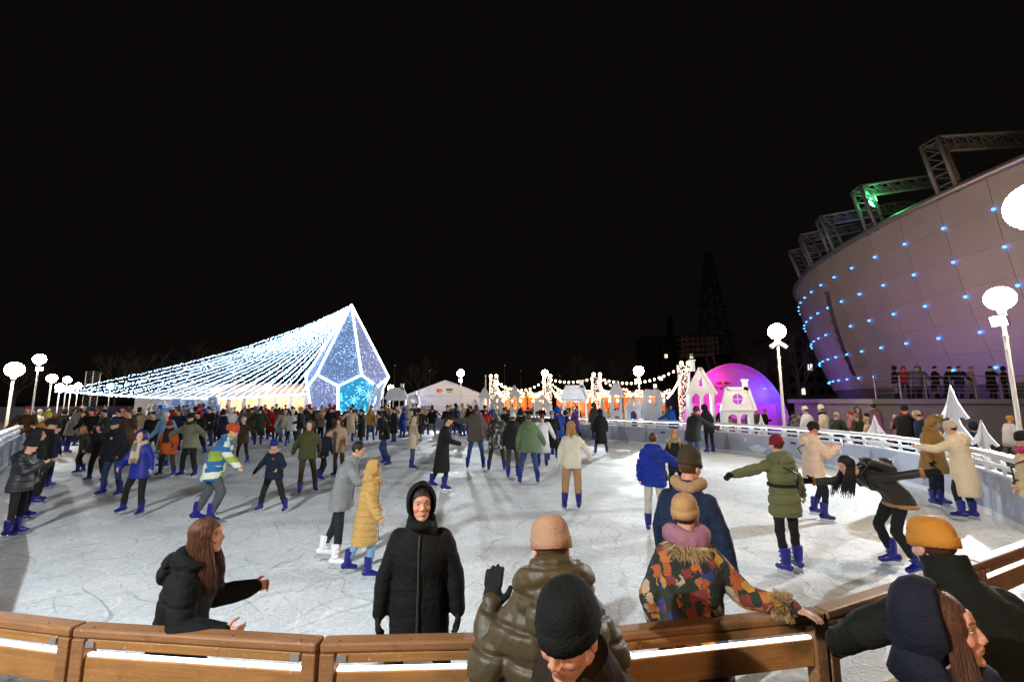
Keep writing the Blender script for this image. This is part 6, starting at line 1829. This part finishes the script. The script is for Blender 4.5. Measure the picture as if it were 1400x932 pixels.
# ---- the crowd: small figures of a few builds, each its own object
def low_template(seed):
    rr = random.Random(seed)
    S = dict(lean=rr.uniform(0, 10), arms=rr.choice([A_down, A_bent, A_pocket, A_half, A_fold]), armL=rr.choice([A_down, A_bent, A_half, A_out]), legs=rr.choice([L_st, L_wide]), legR=rr.choice([L_st, L_fwd, L_bent, L_wide]), legL=rr.choice([L_st, L_wide, L_back]), hem=rr.choice([.12, .2, .3, .5]), twist=rr.uniform(-15, 15))
    J = pose(S); Tn, Hm, H = J['Tn'], J['Hm'], J['H']
    b = MB(); hem = S['hem']; bk = rr.uniform(1.0, 1.18)
    b.cur = 0
    rings = []
    for u, rx, ry in ((-hem, .21 + .05 * (hem > .3), .17), (0, .205, .155), (.2, .19, .145), (.36, .21, .15), (.45, .18, .125), (.53, .08, .08)):
        c = J['P'] + np.array([0, 0, u]) if u < 0 else (J['P'] + (J['W'] - J['P']) * (u / .2) if u < .2 else J['W'] + (J['N'] - J['W']) * ((u - .2) / .32))
        rings.append(b.ring(c, Tn @ np.array([1., 0, 0]), Tn @ np.array([0, 1., 0]), rx * bk, ry * bk, 10))
    b.loft(rings)
    for sd in 'RL':
        b.capsule(J['S' + sd], .085 * bk, J['E' + sd], .068 * bk, 7, 2); b.capsule(J['E' + sd], .068 * bk, J['H' + sd], .05 * bk, 7, 2)
    hood = seed % 3 == 0
    if hood: b.ell(H + Hm @ np.array([0, -.03, .015]), (.115, .118, .15), Hm, 12, 8)
    b.cur = 1
    for sd in 'RL':
        b.capsule(J['I' + sd], .10, J['K' + sd], .072, 7, 2); b.capsule(J['K' + sd], .07, J['K' + sd] + (J['A' + sd] - J['K' + sd]) * .6, .06, 7, 2)
    b.cur = 2
    b.ell(H, (.075, .092, .115), Hm, 10, 8); b.ell(H + Hm @ np.array([0, .09, -.01]), (.014, .02, .025), Hm, 6, 4)
    b.capsule(J['N'], .06, H, .05, 7, 2)
    for sd in 'RL': b.ell(J['H' + sd] + J['D' + sd] * .06, (.04, .04, .05), None, 7, 5)
    b.cur = 3
    if not hood: b.ell(H + Hm @ np.array([0, -.018, .045]), (.092, .10, .092), Hm, 10, 7)
    b.cur = 4
    for sd in 'RL':
        b.capsule(J['K' + sd] + (J['A' + sd] - J['K' + sd]) * .55, .068, J['A' + sd], .06, 7, 2); b.capsule(J['A' + sd] + np.array([0, -.05, -.035]), .048, J['A' + sd] + np.array([0, .13, -.045]), .04, 7, 2)
    dummy = [cloth(BLACK)] * 5
    o = b.build('person', dummy, None, True)
    me = o.data; bpy.data.objects.remove(o)
    return me, J['top']
TPL = [low_template(100 + i) for i in range(14)]
skin_far = mat_plain('skin_far', (0.50, 0.28, 0.19), 0.6, var=0.05)
JC = [('black', (.012, .012, .013), 9), ('dark navy', (.012, .018, .045), 5), ('dark green', (.03, .04, .025), 3), ('grey', (.12, .12, .13), 3), ('brown', (.09, .05, .025), 3), ('beige', (.42, .32, .22), 3), ('white', (.60, .60, .60), 2),
      ('blue', (.015, .05, .30), 2), ('red', (.32, .02, .02), 2), ('light blue', (.16, .30, .45), 1), ('purple', (.13, .05, .22), 1), ('mustard', (.42, .24, .04), 1), ('pink', (.45, .16, .20), 1)]
HC = [('black', (.012, .012, .012)), ('white', (.6, .58, .55)), ('red', (.35, .03, .03)), ('grey', (.18, .18, .19)), ('brown-haired', HB), ('navy', (.015, .02, .06)), ('beige', (.42, .32, .22)), ('dark-haired', HD), ('mustard', (.45, .25, .04))]
taken = [PEOPLE[i][0].location.xy.copy() for i in range(len(PEOPLE))]
seen = {}
def crowd_person(x, y, face, where, group, skates=True, z=0.012, jc=None, hc=None, tp=None, h=None):
    me, top = TPL[random.randrange(len(TPL)) if tp is None else tp]
    o = bpy.data.objects.new('person', me); COL.objects.link(o)
    hgt = h or random.choice((random.uniform(1.6, 1.85), random.uniform(1.6, 1.85), random.uniform(1.6, 1.85), random.uniform(1.15, 1.5)))
    s = hgt / (top - (0.065 if skates else 0))
    o.location = (x, y, z if skates else z - 0.07); o.rotation_euler = (0, 0, R(face)); o.scale = (s, s, s)
    J_ = jc if jc is not None else random.choices(JC, [w for _, _, w in JC])[0]
    J_ = next((j for j in JC if j[0] == J_), None) if isinstance(J_, str) else J_
    H_ = next((q for q in HC if q[0] == hc), None) if hc else random.choice(HC)
    tn, T_ = random.choice([('black', BLACK), ('dark', BLACK), ('navy', NAVY), ('denim', JEAN), ('brown', (.05, .045, .04)), ('grey', (.16, .15, .14))])
    ms = [cloth(J_[1]), cloth(T_), skin_far, cloth(H_[1], knit=True) if 'hair' not in H_[0] else mat_hair(H_[1]), M['skate'] if skates else cloth(BLACK)]
    for i in range(5):
        o.material_slots[i].link = 'OBJECT'; o.material_slots[i].material = ms[i]
    hd = H_[0] + ('' if 'hair' in H_[0] else '-hatted')
    lab = '%s%s person, %s coat, %s' % ('small ' if hgt < 1.52 else '', hd, J_[0], where)
    if lab in seen: lab = lab.replace(' coat,', ' coat, %s trousers,' % tn)
    if lab in seen: lab = lab.replace('person,', 'person facing %s,' % ('camera' if 110 < face % 360 < 250 else 'away' if face % 360 < 70 or face % 360 > 290 else 'left' if face % 360 < 180 else 'right'))
    seen[lab] = 1
    tag(o, lab, 'person', group)
    taken.append(Vector((x, y)))
    return o
def free(x, y, d):
    return all((abs(x - p.x) > d or abs(y - p.y) > d or (p - Vector((x, y))).length > d) for p in taken)
def inside(x, y, poly):
    c = False; n = len(poly)
    for i in range(n):
        (x1, y1), (x2, y2) = poly[i], poly[(i + 1) % n]
        if (y1 > y) != (y2 > y) and x < (x2 - x1) * (y - y1) / (y2 - y1) + x1: c = not c
    return c
# skaters picked out in the picture, far half of the ice
FAR = [(493, 612, 100, 'black', 'black'), (505, 604, 0, 'mustard', 'mustard'), (549, 600, -60, 'blue', 'navy'), (538, 606, 80, 'black', 'black'), (571, 606, 10, 'black', 'white'), (590, 596, 0, 'black', 'black'), (612, 604, 170, 'black', 'dark-haired'),
       (478, 606, 40, 'beige', 'brown-haired'), (450, 603, 0, 'black', 'navy'), (352, 610, 20, 'dark green', 'black'), (370, 604, 170, 'red', 'brown-haired'), (387, 608, 200, 'beige', 'beige'), (397, 612, 20, 'white', 'white'), (409, 614, 100, 'black', 'mustard'),
       (313, 606, 60, 'white', 'white'), (340, 604, 0, 'brown', 'black'), (362, 600, 180, 'red', 'red'), (240, 618, 170, 'dark navy', 'dark-haired'), (217, 622, 120, 'light blue', 'brown-haired'), (205, 634, 180, 'black', 'dark-haired'), (193, 616, 170, 'beige', 'white'),
       (170, 640, 150, 'brown', 'brown-haired'), (140, 628, 160, 'dark green', 'navy'), (120, 622, 200, 'black', 'black'), (268, 624, 180, 'black', 'black'), (222, 640, 160, 'light blue', 'white'), (300, 616, -30, 'dark navy', 'navy'), (690, 612, 20, 'black', 'dark-haired'),
       (664, 604, 10, 'red', 'red'), (712, 624, 30, 'black', 'brown-haired'), (742, 640, 0, 'white', 'brown-haired'), (755, 632, -10, 'black', 'grey'), (763, 624, 20, 'blue', 'mustard'), (776, 612, 60, 'dark navy', 'black'), (788, 606, 100, 'purple', 'white'), (735, 616, 10, 'grey', 'brown-haired'),
       (158, 616, 180, 'black', 'black'), (180, 610, 200, 'dark green', 'white'), (284, 612, 170, 'black', 'navy'), (425, 606, 160, 'dark green', 'brown-haired'), (98, 612, -40, 'black', 'black'), (630, 598, 90, 'grey', 'white'), (520, 598, 0, 'dark navy', 'black'), (643, 596, 180, 'black', 'red')]
lm = [(480, 'in front of the diamond tree'), (560, 'skating right of the diamond tree'), (420, 'skating before the marquee windows'), (330, 'in the middle of the left crowd'), (250, 'below the blue-lit cut-outs'), (150, 'under the left of the canopy'), (90, 'by the left barrier'), (640, 'before the gable tent'), (700, 'below the first light column'), (765, 'before the open cut-out hall')]
for px, py, fc_, jc, hc in FAR:
    g_ = ground(px, py)
    wh = min(lm, key=lambda q: abs(q[0] - px))[1]
    crowd_person(g_[0], g_[1], fc_, wh, 'skaters on the far half of the ice', True, jc=jc, hc=hc, h=random.uniform(1.6, 1.8))
n = 0; tries = 0
while n < 105 and tries < 6000:
    tries += 1
    if random.random() < .78: x, y = random.uniform(-23, -6), random.uniform(17, 33.5)
    else: x, y = random.uniform(-8, 2.5), random.uniform(24, 33)
    if x > -17 and y < 21.5 and random.random() < .9: continue
    if x > -9 and y < 26: continue
    if not inside(x, y, outline) or not free(x, y, .55): continue
    px = 700 + x / y * 600
    wh = min(lm, key=lambda q: abs(q[0] - px))[1]
    crowd_person(x, y, random.choice((random.uniform(130, 230), random.uniform(-60, 60), random.uniform(0, 360))), wh, 'skaters crowding the far half of the ice'); n += 1
def scatter(cnt, x0, x1, y0, y1, where, group, faces, dmin=.5, z=0.0, cond=None):
    n = 0; t_ = 0
    while n < cnt and t_ < cnt * 60:
        t_ += 1
        x, y = random.uniform(x0, x1), random.uniform(y0, y1)
        if not free(x, y, dmin) or inside(x, y, outline) or (cond and not cond(x, y)): continue
        crowd_person(x, y, random.uniform(*faces), where, group, False, z); n += 1
def off_board(x, y): return min(np.hypot(p[0] - x, p[1] - y) for p in white_path) > 1.3
scatter(34, -22, -6, 35.6, 41, 'before the marquee beyond the barrier', 'spectators beyond the far barrier', (120, 240), cond=off_board)
scatter(14, -6, 0, 34, 39, 'before the gable tent beyond barrier', 'spectators beyond the far barrier', (100, 260), cond=off_board)
scatter(48, -1, 12, 30, 41, 'in the warm light of the stalls', 'visitors among the market stalls', (0, 360), cond=off_board)
scatter(8, 9, 14, 22, 26.5, 'standing in front of the pink dome', 'visitors before the dome', (-60, 60), cond=off_board)
scatter(16, 11.4, 17, 15.5, 24, 'in the dark behind the right barrier', 'visitors behind the right barrier', (0, 360), cond=off_board)
scatter(8, 12.0, 16.5, 10.5, 14.5, 'in the shade below the terrace wall', 'visitors below the terrace', (0, 360), cond=off_board)
scatter(12, -34, -25, 24, 36, 'outside the left barrier near the lamps', 'visitors outside the left barrier', (-140, -40), cond=off_board)
for i, (px, c, h_) in enumerate(((1226, 'black', 'dark-haired'), (1246, 'red', 'brown-haired'), (1256, 'grey', 'brown-haired'), (1268, 'grey', 'dark-haired'), (1281, 'black', 'black'), (1306, 'black', 'black'), (1314, 'dark navy', 'dark-haired'), (1337, 'beige', 'grey'), (1358, 'black', 'dark-haired'), (1385, 'black', 'black'))):
    p = at(px, 540, TY + 0.9)
    crowd_person(p[0], TY + 0.9 + 0.3 * (i % 2), random.uniform(120, 240), 'standing at the terrace railing, number %s from its left end' % ['first', 'second', 'third', 'fourth', 'fifth', 'sixth', 'seventh', 'eighth', 'ninth', 'tenth'][i] if False else 'standing at the terrace railing', 'visitors at the terrace railing', False, tz, jc=c, hc=h_, h=1.72)
run_jobs()
finish_boots()
